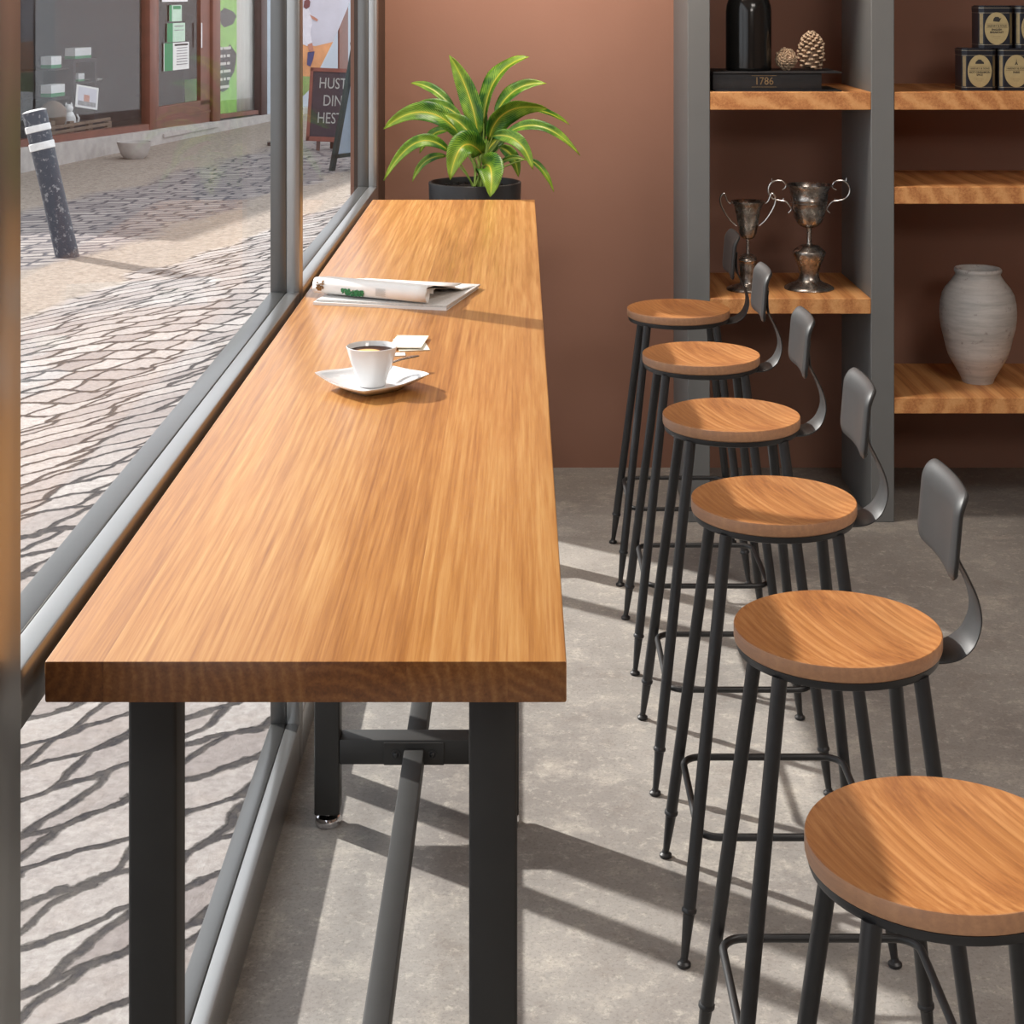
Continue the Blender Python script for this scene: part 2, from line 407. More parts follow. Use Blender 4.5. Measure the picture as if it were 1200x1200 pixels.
M['orangeprint'] = plain('poster_orange_print', lin(226, 160, 110), .6, 0, .15, 8)
M['greenprint'] = plain('poster_green_print', lin(150, 175, 110), .6, 0, .15, 8)
M['blueprint'] = plain('poster_blue_print', lin(60, 70, 120), .6, 0, .1, 20)
M['skinprint'] = plain('poster_skin_print', lin(190, 130, 110), .6, 0, .1, 20)
M['shirtprint'] = plain('poster_shirt_print', lin(228, 224, 232), .6, 0, .1, 20)
M['hairprint'] = plain('poster_dark_red_print', lin(110, 60, 66), .6, 0, .1, 20)
M['redprint'] = plain('poster_red_print', lin(190, 60, 80), .6, 0, .1, 20)
M['rockprint'] = plain('poster_grey_print', lin(140, 138, 140), .6, 0, .3, 12)
M['lightblue'] = plain('poster_light_blue_print', lin(185, 205, 225), .6, 0, .08, 5)

# ------------------------------------------------------------------ room shell
WX = -.478        # inner face of the window frame
BY = 5.889        # back wall
b = MB(); b.box(-.5412, 3.2, -1.6, BY+.1, -.12, 0); struct(b.build('floor', M['floor'], smooth=False))
b = MB(); b.box(-.6, 3.2, -1.6, BY+.1, 3.0, 3.1); struct(b.build('ceiling', M['ceiling'], smooth=False))
b = MB(); b.box(-.6, 3.3, BY, BY+.12, 0, 3.0); struct(b.build('wall_back', M['wall'], smooth=False))
b = MB(); b.box(3.2, 3.3, -1.6, BY, 0, 3.0); struct(b.build('wall_right', M['sidewall'], smooth=False))
b = MB(); b.box(-.6, 3.3, -1.7, -1.6, 0, 3.0); struct(b.build('wall_front', M['sidewall'], smooth=False))
b = MB(); b.box(-.56, WX, -1.6, -.6, 0, 3.0); b.box(-.56, WX, -.6, 5.612, 2.72, 3.0)
struct(b.build('wall_left', M['wall'], smooth=False))
b = MB(); b.box(-.56, WX, 5.612, BY, 0, 3.0); struct(b.build('shaded_wall_1', M['pier_shade'], smooth=False))  # last stretch of the left wall, its dark colour stands in for shade

# glazing: inner frame strip, groove, glazing bead
win = bpy.data.objects.new('window_1', None); COL.objects.link(win); struct(win)
def member(name, y0, y1, z0, z1, vert):
    m = MB()
    m.box(-.506, WX, y0, y1, z0, z1, .0022)
    g = .0
    ob = m.build(name, M['frame'], win)
    m = MB(); m.box(-.5412, -.5075, y0, y1, z0, z1, .0016)
    m.box(-.5085, -.503, y0+.003, y1-.003, z0+.003, z1-.003)
    m.build('glazing_bead', M['bead'], ob, label='darker grey glazing bead')
    return ob
TZ0, TZ1, SZ, HZ = .972, 1.03, .096, 2.66
ys = [(-.6, -.54), (1.44, 1.598), (3.61, 3.667), (5.555, 5.612)]
for y0, y1 in ys: member('mullion', y0, y1, 0, 2.72, True)
for i in range(3):
    a, c = ys[i][1], ys[i+1][0]
    member('sill', a, c, 0, SZ, False); member('transom', a, c, TZ0, TZ1, False); member('head_rail', a, c, HZ, 2.72, False)
    for z0, z1 in ((SZ, TZ0), (TZ1, HZ)):
        m = MB(); m.box(-.540, -.535, a-.004, c+.004, z0-.004, z1+.004); m.build('pane', M['glass'], win, smooth=False)

# ------------------------------------------------------------------ table
TT = 1.03; TL, TR, TN, TF = -.462, .0447, 1.6197, 5.21
tb = thing('bar_table', 'long orange brown wooden bar table on black square legs beside the window', 'table', (-.2087, 3.4, 0))
tb_o = Vector((-.2087, 3.4, 0))
def P(m, name, mat, parent, o, **k):
    ob = m.build(name, mat, parent, **k); ob.data.transform(Matrix.Translation(-Vector(o))); return ob
m = MB(); m.box(TL, TR, TN, TF, TT-.0406, TT, .0022, 2)
P(m, 'tabletop', M['table'], tb, tb_o)
for k, (y0, y1) in enumerate(((1.76, 1.81), (3.345, 3.395), (4.93, 4.98))):
    for xc in (-.3885, -.029):
        m = MB(); m.box(xc-.0255, xc+.0255, y0, y1, .027, TT-.0406, .004, 3)
        lg = P(m, 'leg', M['leg'], tb, tb_o)
        m = MB(); m.lathe([(.012, .03), (.013, .022), (.024, .018), (.0265, .012), (.0265, .004), (.024, 0)], 28, (xc, (y0+y1)/2, 0))
        P(m, 'foot', M['chrome'], lg, tb_o, label='round chrome levelling foot')
    m = MB(); m.box(-.3885+.0255, -.029-.0255, y0, y1, .13, .18, .003, 2); P(m, 'crossbar', M['leg'], tb, tb_o)
for (a, c) in ((1.81, 3.345), (3.395, 4.93)):
    m = MB(); m.box(-.233, -.193, a+.004, c-.004, .125, .165, .003, 2); P(m, 'stretcher', M['leg'], tb, tb_o)
    for yy, s in ((a, 1), (c, -1)):
        m = MB(); ya, yb = sorted((yy, yy+s*.004)); m.box(-.274, -.153, ya, yb, .131, .176, .001, 1)
        br = P(m, 'bracket', M['leg'], tb, tb_o)
        for bx in (-.250, -.176):
            m = MB(); m.tube([(bx, yy+s*.004, .153), (bx, yy+s*.006, .153)], .0095, 16); m.lathe([(.006, 0), (.006, .003), (.004, .006), (.001, .007)], 12, M=Matrix.Translation((bx, yy+s*.005, .153)) @ Matrix.Rotation(math.radians(90*s*-1), 4, 'X'))
            P(m, 'bolt', M['black'], br, tb_o)

# ------------------------------------------------------------------ bar stools
SH = .75
def make_stool():
    r = thing('bar_stool', '', 'stool', (0, 0, 0), 0, 'bar stools in a row along the table')
    m = MB()
    prof = [(.0, -.0235), (.146, -.0235), (.1495, -.021), (.1505, -.017), (.1505, -.0018), (.1499, -.0004), (.1490, 0)]
    for k in range(9):
        q = 1-k/8; rr = .148*q
        prof.append((rr, -.0135*(1-(rr/.148)**2.4)-.0002))
    prof[0] = (1e-4, -.0235)
    m.lathe(prof, 72, (0, 0, SH)); m.build('seat', M['seat'], r)
    m = MB(); m.lathe([(1e-4, -.036), (.141, -.036), (.1455, -.034), (.147, -.030), (.147, -.0235), (1e-4, -.0235)], 64, (0, 0, SH)); m.build('seat_ring', M['black'], r)
    h0, h1, zt = .1825, .099, .717
    def hp(z): return h0+(h1-h0)*z/zt
    for sx in (-1, 1):
        for sy in (-1, 1):
            pt = lambda z: (sx*hp(z), sy*hp(z), z)
            m = MB(); m.tube([pt(zt), pt(.4), pt(.092)], .0112, 16)
            m.tube([pt(.096), pt(.093), pt(.089), pt(.086)], [.0112, .0132, .0132, .0105], 16)
            m.tube([pt(.088), pt(.05), pt(.012)], [.0105, .0085, .0062], 14)
            lg = m.build('leg', M['black'], r)
            m = MB(); m.lathe([(.006, .014), (.0075, .009), (.0118, .006), (.0122, .002), (.011, 0)], 18, (sx*hp(.005), sy*hp(.005), 0)); m.build('foot', M['black'], lg)
    z = .207; q = hp(z)-.006; c = .035; pts = []
    for cx, cy, a0 in ((q-c, q-c, 0), (-q+c, q-c, 90), (-q+c, -q+c, 180), (q-c, -q+c, 270)):
        for k in range(7):
            a = math.radians(a0+k*15); pts.append((cx+c*math.cos(a), cy+c*math.sin(a), z))
    m = MB(); m.tube(pts, .0064, 12, closed=True); m.build('footrest', M['black'], r)
    # back strap: flat bent bar
    cl = [(.10, .712), (.135, .712), (.155, .7135), (.172, .719), (.190, .734), (.2005, .757), (.2025, .778), (.197, .803), (.184, .832), (.172, .857), (.1685, .885), (.170, .915)]
    import bisect
    def cr(p0, p1, p2, p3, t):
        return tuple(.5*((2*b)+(-a+c)*t+(2*a-5*b+4*c-d)*t*t+(-a+3*b-3*c+d)*t**3) for a, b, c, d in zip(p0, p1, p2, p3))
    sm = []
    for i in range(len(cl)-1):
        for k in range(4): sm.append(cr(cl[max(i-1, 0)], cl[i], cl[i+1], cl[min(i+2, len(cl)-1)], k/4))
    sm.append(cl[-1])
    n = len(sm); m = MB(); rings = []
    for i, (x, zz) in enumerate(sm):
        a = sm[max(i-1, 0)]; bq = sm[min(i+1, n-1)]
        t = Vector((bq[0]-a[0], bq[1]-a[1])).normalized(); nn = Vector((t.y, -t.x))
        w = .041-.019*min(1, max(0, (i/n-.3)/.45)); e = .0022
        sec = [(-w, -e*.3), (-w+.003, -e), (w-.003, -e), (w, -e*.3), (w, e*.3), (w-.003, e), (-w+.003, e), (-w, e*.3)]
        rings.append([m.bm.verts.new((x+nn.x*o, y, zz+nn.y*o)) for y, o in sec])
    for a, bq in zip(rings, rings[1:]):
        for k in range(8): m.bm.faces.new((a[k], a[(k+1) % 8], bq[(k+1) % 8], bq[k]))
    m.bm.faces.new(rings[0]); m.bm.faces.new(rings[-1])
    m.build('back_strap', M['plate'], r)
    # back plate: curved pressed panel with a rolled-back rim
    def plate_pt(yy, zz):   # yy -1..1, zz 0..1
        hw, c = .104, .35
        hw, hh, Zc, rc = .104, .058, .909, .020
        e = max(abs(yy), abs(zz)); Y = Z = 0.0
        if e > 0:
            px_, pz_ = yy/e*hw, zz/e*hh
            if abs(px_) > hw-rc and abs(pz_) > hh-rc:
                cx, cz = math.copysign(hw-rc, px_), math.copysign(hh-rc, pz_)
                d = Vector((px_-cx, pz_-cz)).normalized()*rc; px_, pz_ = cx+d.x, cz+d.y
            Y, Z = px_*e, pz_*e
        vz = Z/hh; Z += Zc
        X = .145+(Z-.855)*.085+.009*(1-(Y/hw)**2)
        if vz > .5: X += .008*((vz-.5)/.5)**2
        if e > .86: X += .006*((e-.86)/.14)**2
        return Vector((X, Y, Z))
    NN = 26
    m = MB(); m.grid([[plate_pt(-1+2*i/NN, -1+2*j/NN) for j in range(NN+1)] for i in range(NN+1)])
    o = m.build('backrest', M['plate'], r, ang=60); mod = solid(o, .008, 1)
    # normals: make sure thickness goes towards +x
    bv = o.modifiers.new('b', 'BEVEL'); bv.width = .003; bv.segments = 3; bv.limit_method = 'ANGLE'; bv.angle_limit = math.radians(50)
    return r
SY = [1.83+.6145*i for i in range(6)]
SX = .4636
names = ['wooden topped black bar stool nearest the camera, cut off by the photo edge',
         'second nearest wooden topped bar stool, whole backrest seen against bare concrete floor',
         'third bar stool from the front, its backrest in front of the shelf divider foot',
         'fourth bar stool from the front, fourth from the brown wall minus one behind it',
         'second farthest bar stool, its backrest covering the edge of the left shelf',
         'farthest wooden topped bar stool, next to the brown back wall']
names[2] = 'third wooden topped bar stool from the front, backrest before the grey shelf divider'
names[3] = 'fourth bar stool from the front, third from the brown back wall'
st0 = make_stool(); st0.location = (SX, SY[0], 0); st0['label'] = names[0]
for i in range(1, 6): copy_thing(st0, (SX, SY[i], 0), names[i])

# ------------------------------------------------------------------ shelf unit
DF, DB = 5.283, 5.77
su = thing('shelf_unit', 'tall open shelf unit with grey uprights and thick pine shelves against brown wall', 'shelf', (.53, DF, 0))
so = (.53, DF, 0)
for a, c in ((.529, .5996), (1.110, 1.183), (2.05, 2.123)):
    m = MB(); m.box(a, c, DF, DB, 0, 2.9, .002, 1); P(m, 'upright', M['post'], su, so)
for a, c, z1, th in ((.5996, 1.11, 1.362, .057), (.5996, 1.11, .708, .049), (1.183, 2.05, 1.362, .057), (1.183, 2.05, 1.062, .055), (1.183, 2.05, .394, .051), (.5996, 1.11, 2.02, .057), (1.183, 2.05, 2.02, .057)):
    m = MB(); m.box(a, c, DF+.002, DB, z1-th, z1, .002, 1); P(m, 'shelf', M['shelf'], su, so)

# vase
m = MB(); k = .000515
pr = [(95, 905), (100, 895), (104, 880), (140, 815), (178, 750), (186, 735), (200, 690), (218, 610), (232, 560), (240, 500), (241, 450), (238, 400), (226, 345), (205, 305), (170, 262), (146, 228), (140, 214), (144, 206), (149, 196), (149, 184), (143, 176), (134, 177), (128, 190), (126, 215), (150, 270), (200, 340)]
m.lathe([(r*k, (905-y)*k) for r, y in pr], 56, cap=False); m.bm.faces.new([v for v in m.bm.verts][:56][::-1])
o = m.build('stoneware_vase', M['clay'], ang=60); o.location = (1.507, 5.50, .394)
tag(o, 'rough grey stoneware vase with rolled rim on the lowest right shelf', 'vase')

# trophies
def trophy(label, loc, prof, cy, hand, cx, spur=None):
    k = .000557
    r = thing('trophy', label, 'trophy', loc, 0, 'tarnished trophy cups on the shelf')
    foot = [p for p in prof[0]]; stem = prof[1]; cup = prof[2]
    f = lambda L: [(a*k, (cy-y)*k) for a, y in L]
    m = MB(); m.lathe(f(foot), 40); m.build('base', M['aged'], r, ang=50)
    m = MB(); m.lathe(f(stem), 20); m.build('stem', M['aged'], r)
    m = MB(); m.lathe(f(cup), 40, cap=False); m.build('cup', M['aged'], r, ang=50)
    for s in (-1, 1):
        m = MB(); pts = [(s*(x-cx)*k, 0, (cy-y)*k) for x, y in hand]
        q = []
        for i in range(len(pts)-1):
            p0, p1, p2, p3 = pts[max(i-1, 0)], pts[i], pts[i+1], pts[min(i+2, len(pts)-1)]
            for t in (0, .25, .5, .75):
                q.append(tuple(.5*((2*b)+(-a+c)*t+(2*a-5*b+4*c-d)*t*t+(-a+3*b-3*c+d)*t**3) for a, b, c, d in zip(p0, p1, p2, p3)))
        q.append(pts[-1])
        m.tube(q, [.0022+.0012*math.sin(math.pi*i/(len(q)-1)) for i in range(len(q))], 8)
        if spur:
            for (xa, ya, xb, yb) in spur:
                m.tube([(s*(xa-cx)*k, 0, (cy-ya)*k), (s*(xb-cx)*k, 0, (cy-yb)*k)], [.0025, .0008], 6)
        m.build('handle', M['handle'], r)
    return r
trophy('taller tarnished silver trophy cup with wide scrolled handles, right one on the shelf', (.944, 5.46, .708),
       ([(143, 790), (146, 785), (143, 778), (118, 765), (85, 752), (66, 738), (57, 715), (58, 690), (68, 650), (84, 615), (95, 585), (96, 572), (91, 565), (78, 556), (66, 545), (56, 538), (35, 532), (18, 528)],
        [(17, 530), (14, 520), (13, 480), (14, 440), (18, 430)],
        [(18, 433), (40, 428), (60, 415), (76, 395), (88, 365), (97, 325), (102, 292), (108, 288), (104, 284), (105, 276), (110, 270), (106, 264), (110, 225), (118, 200), (130, 186), (131, 178), (126, 178), (112, 200), (102, 250), (92, 330), (70, 390), (1, 410)]),
       790, [(800, 210), (782, 200), (778, 180), (795, 160), (830, 155), (862, 168), (878, 200), (874, 235), (850, 262), (815, 272), (780, 278), (757, 300), (745, 325), (762, 345)], 640,
       [(855, 165, 860, 140), (795, 275, 790, 258)])
trophy('smaller tarnished silver trophy cup with thin pointed handles, partly hidden by a stool backrest', (.741, 5.44, .708),
       ([(122, 785), (124, 778), (120, 772), (80, 760), (50, 750), (44, 735), (46, 690), (50, 640), (50, 620), (56, 612), (52, 604), (46, 598), (52, 592), (42, 585), (30, 578), (12, 574)],
        [(12, 576), (10, 560), (9, 520), (10, 486)],
        [(12, 490), (34, 482), (48, 460), (56, 420), (64, 370), (74, 320), (86, 285), (98, 272), (98, 266), (92, 268), (78, 300), (60, 380), (40, 450), (1, 465)]),
       785, [(372, 282), (390, 268), (402, 240), (410, 222), (425, 230), (434, 255), (428, 290), (405, 335), (375, 378), (338, 412)], 272)

# book, bottle, pine cones
bk = thing('old_book', 'thick black leather book lying flat with overhanging covers on the top left shelf', 'book', (.82, 5.42, 1.362))
bo = (.82, 5.42, 1.362)
m = MB(); m.box(.615, 1.020, 5.300, 5.56, 1.362, 1.3665, .001); P(m, 'cover', M['leather'], bk, bo)
m = MB(); m.box(.612, 1.022, 5.302, 5.56, 1.4195, 1.424, .001); P(m, 'cover', M['leather'], bk, bo)
m = MB(); m.box(.612, .960, 5.318, 5.55, 1.3666, 1.4194, .003); P(m, 'page_block', M['pages'], bk, bo)
m = MB(); m.box(.612, .958, 5.311, 5.3178, 1.3666, 1.4194, .002); sp_ = P(m, 'spine', M['leather'], bk, bo)
Mt = Matrix.Rotation(math.radians(90), 4, 'X')
m = MB(); text_mesh(m, '1786', .034, Matrix.Translation((.775, 5.3105, 1.394)) @ Mt, xs=.9)
for zz in (1.376, 1.412): m.box(.735, .815, 5.3102, 5.3109, zz-.0006, zz+.0006)
P(m, 'lettering', M['gilt'], sp_, bo, smooth=False, label='faded gilt lettering')
m = MB(); m.lathe([(.070, 0), (.0735, .003), (.074, .01), (.074, .19), (.072, .21), (.065, .232), (.052, .252), (.034, .268), (.022, .276), (.019, .285), (.019, .33), (.023, .333), (.023, .34), (.016, .34), (.015, .3)], 48, cap=False)
m.bm.faces.new([v for v in m.bm.verts][:48][::-1])
o = m.build('bottle_vase', M['blackglass'], ang=50); o.location = (.7405, 5.42, 1.424); tag(o, 'glossy black bottle shaped vase standing on the black book', 'vase')
def cone(label, loc, w, h, tilt):
    r = thing('pine_cone', label, 'pine cone', loc, 0, 'pine cones on the book')
    m = MB(); m.lathe([(.001, .004*1), (w*.25, h*.1), (w*.3, h*.35), (w*.2, h*.7), (w*.05, h*.93)], 14)
    core = m.build('core', M['cone'], r)
    mt = Matrix.Translation((0, 0, 0)) @ tilt
    core.data.transform(mt)
    m = MB(); m2 = MB(); rows = 12
    N = 95
    for i in range(N):
        f = (i+.5)/N; f = f**.85; zc = h*(.05+.88*f)
        rad = w*.5*(math.sin(math.pi*(.22+.74*f))**.75)*R.uniform(.9, 1.05)
        for j in range(1):
            a = i*2.39996
            up = .15+.9*f
            d = Vector((math.cos(a), math.sin(a), up*.7)).normalized(); sd = Vector((-math.sin(a), math.cos(a), 0)); nn = d.cross(sd)
            p0 = Vector((0, 0, zc-h*.03)); L = rad; ww = w*.088*(1.2-.6*f)
            q = [p0+d*L*.3-sd*ww*.5, p0+d*L*.3+sd*ww*.5, p0+d*L*.85+sd*ww, p0+d*L*.85-sd*ww]
            th = nn*w*.02
            V = [m.bm.verts.new(mt @ (x-th)) for x in q]+[m.bm.verts.new(mt @ (x+th)) for x in q]
            for fc in ((3, 2, 1, 0), (4, 5, 6, 7), (0, 1, 5, 4), (1, 2, 6, 5), (2, 3, 7, 6), (3, 0, 4, 7)): m.bm.faces.new([V[t] for t in fc])
            c = p0+d*L; q = [p0+d*L*.83-sd*ww*1.05, p0+d*L*.83+sd*ww*1.05, c+sd*ww*.45, c-sd*ww*.45]; th = nn*w*.03
            V = [m2.bm.verts.new(mt @ (x-th)) for x in q]+[m2.bm.verts.new(mt @ (x+th)) for x in q]
            for fc in ((3, 2, 1, 0), (4, 5, 6, 7), (0, 1, 5, 4), (1, 2, 6, 5), (2, 3, 7, 6), (3, 0, 4, 7)): m2.bm.faces.new([V[t] for t in fc])
    m.build('scales', M['cone'], r, smooth=False); m2.build('scale_tips', M['conelight'], r, smooth=False)
    return r
cone('taller pine cone standing upright on the black book', (.944, 5.42, 1.424), .098, .135, Matrix.Identity(4))
cone('smaller round pine cone lying on the black book beside the bottle vase', (.862, 5.42, 1.424+.036), .078, .075, Matrix.Rotation(math.radians(78), 4, 'X') @ Matrix.Translation((0, 0, -.03)))

# tea tins
def tin(label, loc, txt, emblem):
    r = thing('tea_tin', label, 'tin', loc, 0, 'tea tins on the top right shelf')
    w, ch, h = .054, .014, .124
    def octa(s=1.0):
        a, c = w*s, ch
        return [(-a+c, -a), (a-c, -a), (a, -a+c), (a, a-c), (a-c, a), (-a+c, a), (-a, a-c), (-a, -a+c)]
    I = Matrix.Identity(4)
    m = MB(); m.prism(octa(), h-.004, I); m.build('body', M['tin'], r, smooth=False)
    m = MB(); m.prism(octa(1.02), .013, Matrix.Translation((0, 0, h-.004))); m.prism(octa(.94), .003, Matrix.Translation((0, 0, h+.009)))
    lid = m.build('lid', M['tin'], r, smooth=False)
    for sc_, zb in ((1.025, h+.004), (1.008, h-.012), (1.008, .010)):
        m = MB(); m.prism(octa(sc_), .0018, Matrix.Translation((0, 0, zb))); m.build('band', M['tinband'], r, smooth=False)
    for s in (-1, 1):
        for a in (1,):
            m = MB(); Q = Matrix.Translation((s*(w-ch/2), -w+ch/2, 0)) @ Matrix.Rotation(math.radians(45*s), 4, 'Z')
            m.box(-ch*.42, ch*.42, -.0008, .0004, .014, h-.013, M=Q); m.build('corner_panel', M['tingold'], r, smooth=False)
    m = MB(); m.prism([(.0385*math.cos(a*math.pi/20), .052*math.sin(a*math.pi/20)) for a in range(40)], .0012, Matrix.Translation((0, -w+.0002, .063)) @ Mt)
    lb = m.build('label_plate', M['tinlabel'], r, smooth=False, label='oval gold label')
    m = MB(); y = -w-.0011
    text_mesh(m, 'HARNEY & SONS', .0085, Matrix.Translation((0, y, .071)) @ Mt, xs=.98)
    for q, s_ in enumerate(txt): text_mesh(m, s_, .0088, Matrix.Translation((0, y, .059-.0085*q)) @ Mt, bold=.0002, xs=.95)
    for zz in (.0775, .0655): m.box(-.034, .034, y-.0002, y+.0004, zz-.0003, zz+.0003)
    for q in range(2): m.box(-.012+q*.003, .012-q*.003, y-.0002, y+.0004, .037-q*.006, .0375-q*.006)
    E = Matrix.Translation((0, y+.0006, .092)) @ Mt
    if emblem == 'pot': m.prism([(-.012, -.006), (.008, -.008), (.012, 0), (.015, .005), (.010, .003), (.005, .008), (-.005, .008), (-.010, .003)], .0008, E)
    elif emblem == 'tree': m.prism([(-.014, -.006), (.014, -.006), (.013, 0), (.008, .003), (.004, .008), (-.004, .008), (-.010, .003), (-.013, 0)], .0008, E)
    else: m.prism([(-.005, -.009), (-.002, -.009), (0, -.004), (.002, -.009), (.005, -.009), (.0012, 0), (0, .012), (-.0012, 0)], .0008, E)
    m.build('lettering', M['ink'], lb, smooth=False)
    return r
TD = 5.40; zt = 1.362
def tx(px, d=TD-.054): return (px-PX0)*d/F
tin('navy tea tin with gold oval label at the left end of the lower row', (tx(1148), TD, zt), ['HOT CINNAMON', 'SPICE'], 'tree')
tin('navy tea tin with gold oval label reading Paris, in the lower row', (tx(1191), TD, zt), ['PARIS'], 'tower')
tin('navy tea tin with oval label reading English Breakfast, left one of the upper row', (tx(1168), TD, zt+.1365), ['ENGLISH', 'BREAKFAST'], 'pot')
tin('navy tea tin cut by the right photo edge, in the upper row', (tx(1211), TD, zt+.1365), [], 'pot')

# ------------------------------------------------------------------ potted plant
pc = Vector((-.150, 5.50, 0))
PD = 5.50
pc.x = (556.5-PX0)*PD/F
pl = thing('potted_plant', 'broad leaved green and yellow plant in a charcoal planter behind the table end', 'plant', pc)
m = MB(); m.lathe([(.120, 0), (.122, .004), (.1525, 1.045), (.1525, 1.052), (.150, 1.054), (.145, 1.054), (.143, 1.05), (.142, 1.01), (.0005, 1.01)], 56, cap=False)
m.bm.faces.new([v for v in m.bm.verts][:56][::-1]); m.build('planter', M['pot'], pl)
m = MB(); m.lathe([(.1415, 1.011), (.1415, 1.028), (.09, 1.036), (.001, 1.04)], 36)
for i in range(160):
    a = R.random()*6.28; rr = .135*math.sqrt(R.random()); s = R.uniform(.003, .008)
    mm = Matrix.Translation((rr*math.cos(a), rr*math.sin(a), 1.034)) @ Matrix.Rotation(R.random()*3, 4, 'X')
    bmesh.ops.create_icosphere(m.bm, subdivisions=1, radius=s, matrix=mm)
m.build('soil', M['soil'], pl)
def zpx(x, y, dep): return at(420+x*.25, 40+y*.25, PD+dep)-pc
leaves = [ # base, ctrl, tip (zoom px), half width m-ish px, depth base, ctrl, tip, twist
 ((562, 480), (535, 270), (426, 98), 90, 0, .02, .03, .1), ((588, 420), (600, 150), (802, 106), 62, .02, .05, .06, .9), ((645, 375), (720, 215), (882, 232), 58, .02, .06, .05, .5),
 ((610, 500), (650, 300), (885, 350), 95, -.02, .0, .02, -.55), ((760, 345), (890, 350), (992, 427), 26, .06, .10, .12, .8), ((690, 470), (860, 350), (1040, 570), 46, -.02, -.04, -.05, .5),
 ((630, 478), (770, 450), (818, 636), 62, -.05, -.12, -.14, .2), ((590, 615), (640, 590), (618, 764), 122, -.07, -.16, -.20, 0), ((580, 560), (470, 430), (430, 684), 118, -.06, -.16, -.18, -.1),
 ((500, 500), (330, 260), (118, 446), 90, -.01, -.02, -.03, -.3), ((480, 390), (370, 290), (238, 352), 50, .0, .0, -.01, -.4), ((450, 355), (350, 230), (246, 230), 44, .05, .09, .1, -.5),
 ((552, 520), (500, 410), (405, 378), 78, -.03, -.04, -.04, -.3), ((425, 550), (270, 400), (118, 688), 56, -.06, -.10, -.11, -.3), ((410, 572), (300, 560), (253, 692), 36, .02, .02, .02, -.4),
 ((420, 455), (340, 440), (286, 560), 40, .06, .10, .12, -.6), ((575, 520), (580, 380), (574, 290), 56, .06, .09, .1, 0), ((660, 530), (740, 550), (750, 670), 56, .02, .03, .02, .1),
 ((790, 585), (870, 610), (916, 740), 28, -.02, -.03, -.03, .5), ((660, 608), (720, 560), (788, 592), 24, -.04, -.08, -.08, .3), ((590, 575), (640, 470), (720, 480), 74, .03, .05, .06, .2),
 ((545, 560), (500, 470), (470, 430), 70, .03, .05, .06, -.2), ((585, 540), (560, 440), (545, 370), 50, .04, .06, .07, 0),
]
crown = zpx(562, 705, -.01)
for (bp, cp, tp, w, d0, d1, d2, tw) in leaves:
    A, B, C = zpx(*bp, d0), zpx(*cp, d1), zpx(*tp, d2)
    W = w*.25*PD/F/2*1.05
    n = 16; rows = []
    prevside = None
    for i in range(n+1):
        t = i/n; p = A*(1-t)**2+B*2*t*(1-t)+C*t*t
        tg = ((B-A)*(1-t)+(C-B)*t).normalized()
        view = Vector((p.x+pc.x, p.y+pc.y, p.z-HC)).normalized()
        side = tg.cross(view)
        if side.length < .05: side = prevside or Vector((1, 0, 0))
        side.normalize()
        if prevside and side.dot(prevside) < 0: side = -side
        prevside = side
        nrm = side.cross(tg).normalized()
        sd = (side*math.cos(tw)+nrm*math.sin(tw)).normalized(); n2 = sd.cross(tg).normalized()
        if n2.dot(view) > 0: pass
        ww = W*(math.sin(math.pi*min(1, t**.8*.97+.03))**.72)/max(.6, math.cos(tw))
        if i == n: ww = .0004
        wav = .10*math.sin(t*17+w)*W
        row = []
        for j in range(7):
            s_ = (j-3)/3
            fold = abs(s_)**1.3*ww*.38+wav*abs(s_)*(1 if s_ > 0 else -.6)
            row.append(p+sd*s_*ww-n2*fold)
        rows.append(row)
    m = MB(); m.grid(rows, uv=True)
    lf = m.build('leaf', M['leaf'], pl, ang=180); solid(lf, .0008)
    m = MB(); q = crown+Vector((R.uniform(-.02, .02), R.uniform(-.02, .02), -.005)); mid = (q+A)/2+Vector((0, 0, .015)); mid.x = q.x*.65+A.x*.35
    pts = [q*(1-t)**2+mid*2*t*(1-t)+A*t*t for t in [i/6 for i in range(7)]]
    m.tube(pts, [.0032-.0012*i/6 for i in range(7)], 8); m.build('leaf_stalk', M['stem'], lf)

# ------------------------------------------------------------------ magazines
a0 = Vector((-.430, 3.464, TT)); ux = Vector((.279, -.064, 0)).normalized(); uy = Vector((-ux.y, ux.x, 0))
def basis(o): return Matrix(((ux.x, uy.x, 0, o.x), (ux.y, uy.y, 0, o.y), (0, 0, 1, o.z), (0, 0, 0, 1)))
L, D = .287, .262
lo = thing('magazine', 'closed white magazine lying under the rolled open one on the table', 'magazine', a0, math.atan2(ux.y, ux.x), 'magazines on the table')
m = MB(); m.box(.0005, L-.0005, 0.0, D, .0006, .0052, .0008); m.build('page_block', M['paper2'], lo)
m = MB(); m.box(0, L, -.001, D+.001, .0052, .0058); m.box(0, L, -.001, D+.001, 0, .0006); m.box(0, L, -.0015, -.001, 0, .0058); m.build('cover', M['paper'], lo, smooth=False)
up = thing('magazine', 'open white magazine on top with its front page rolled into a tube', 'magazine', a0+Vector((.004, .004, .0059)), math.atan2(ux.y, ux.x)-.02, 'magazines on the table')
m = MB(); m.box(.001, L-.003, .001, D-.006, 0, .0045, .0008); m.build('page_block', M['paper2'], up)
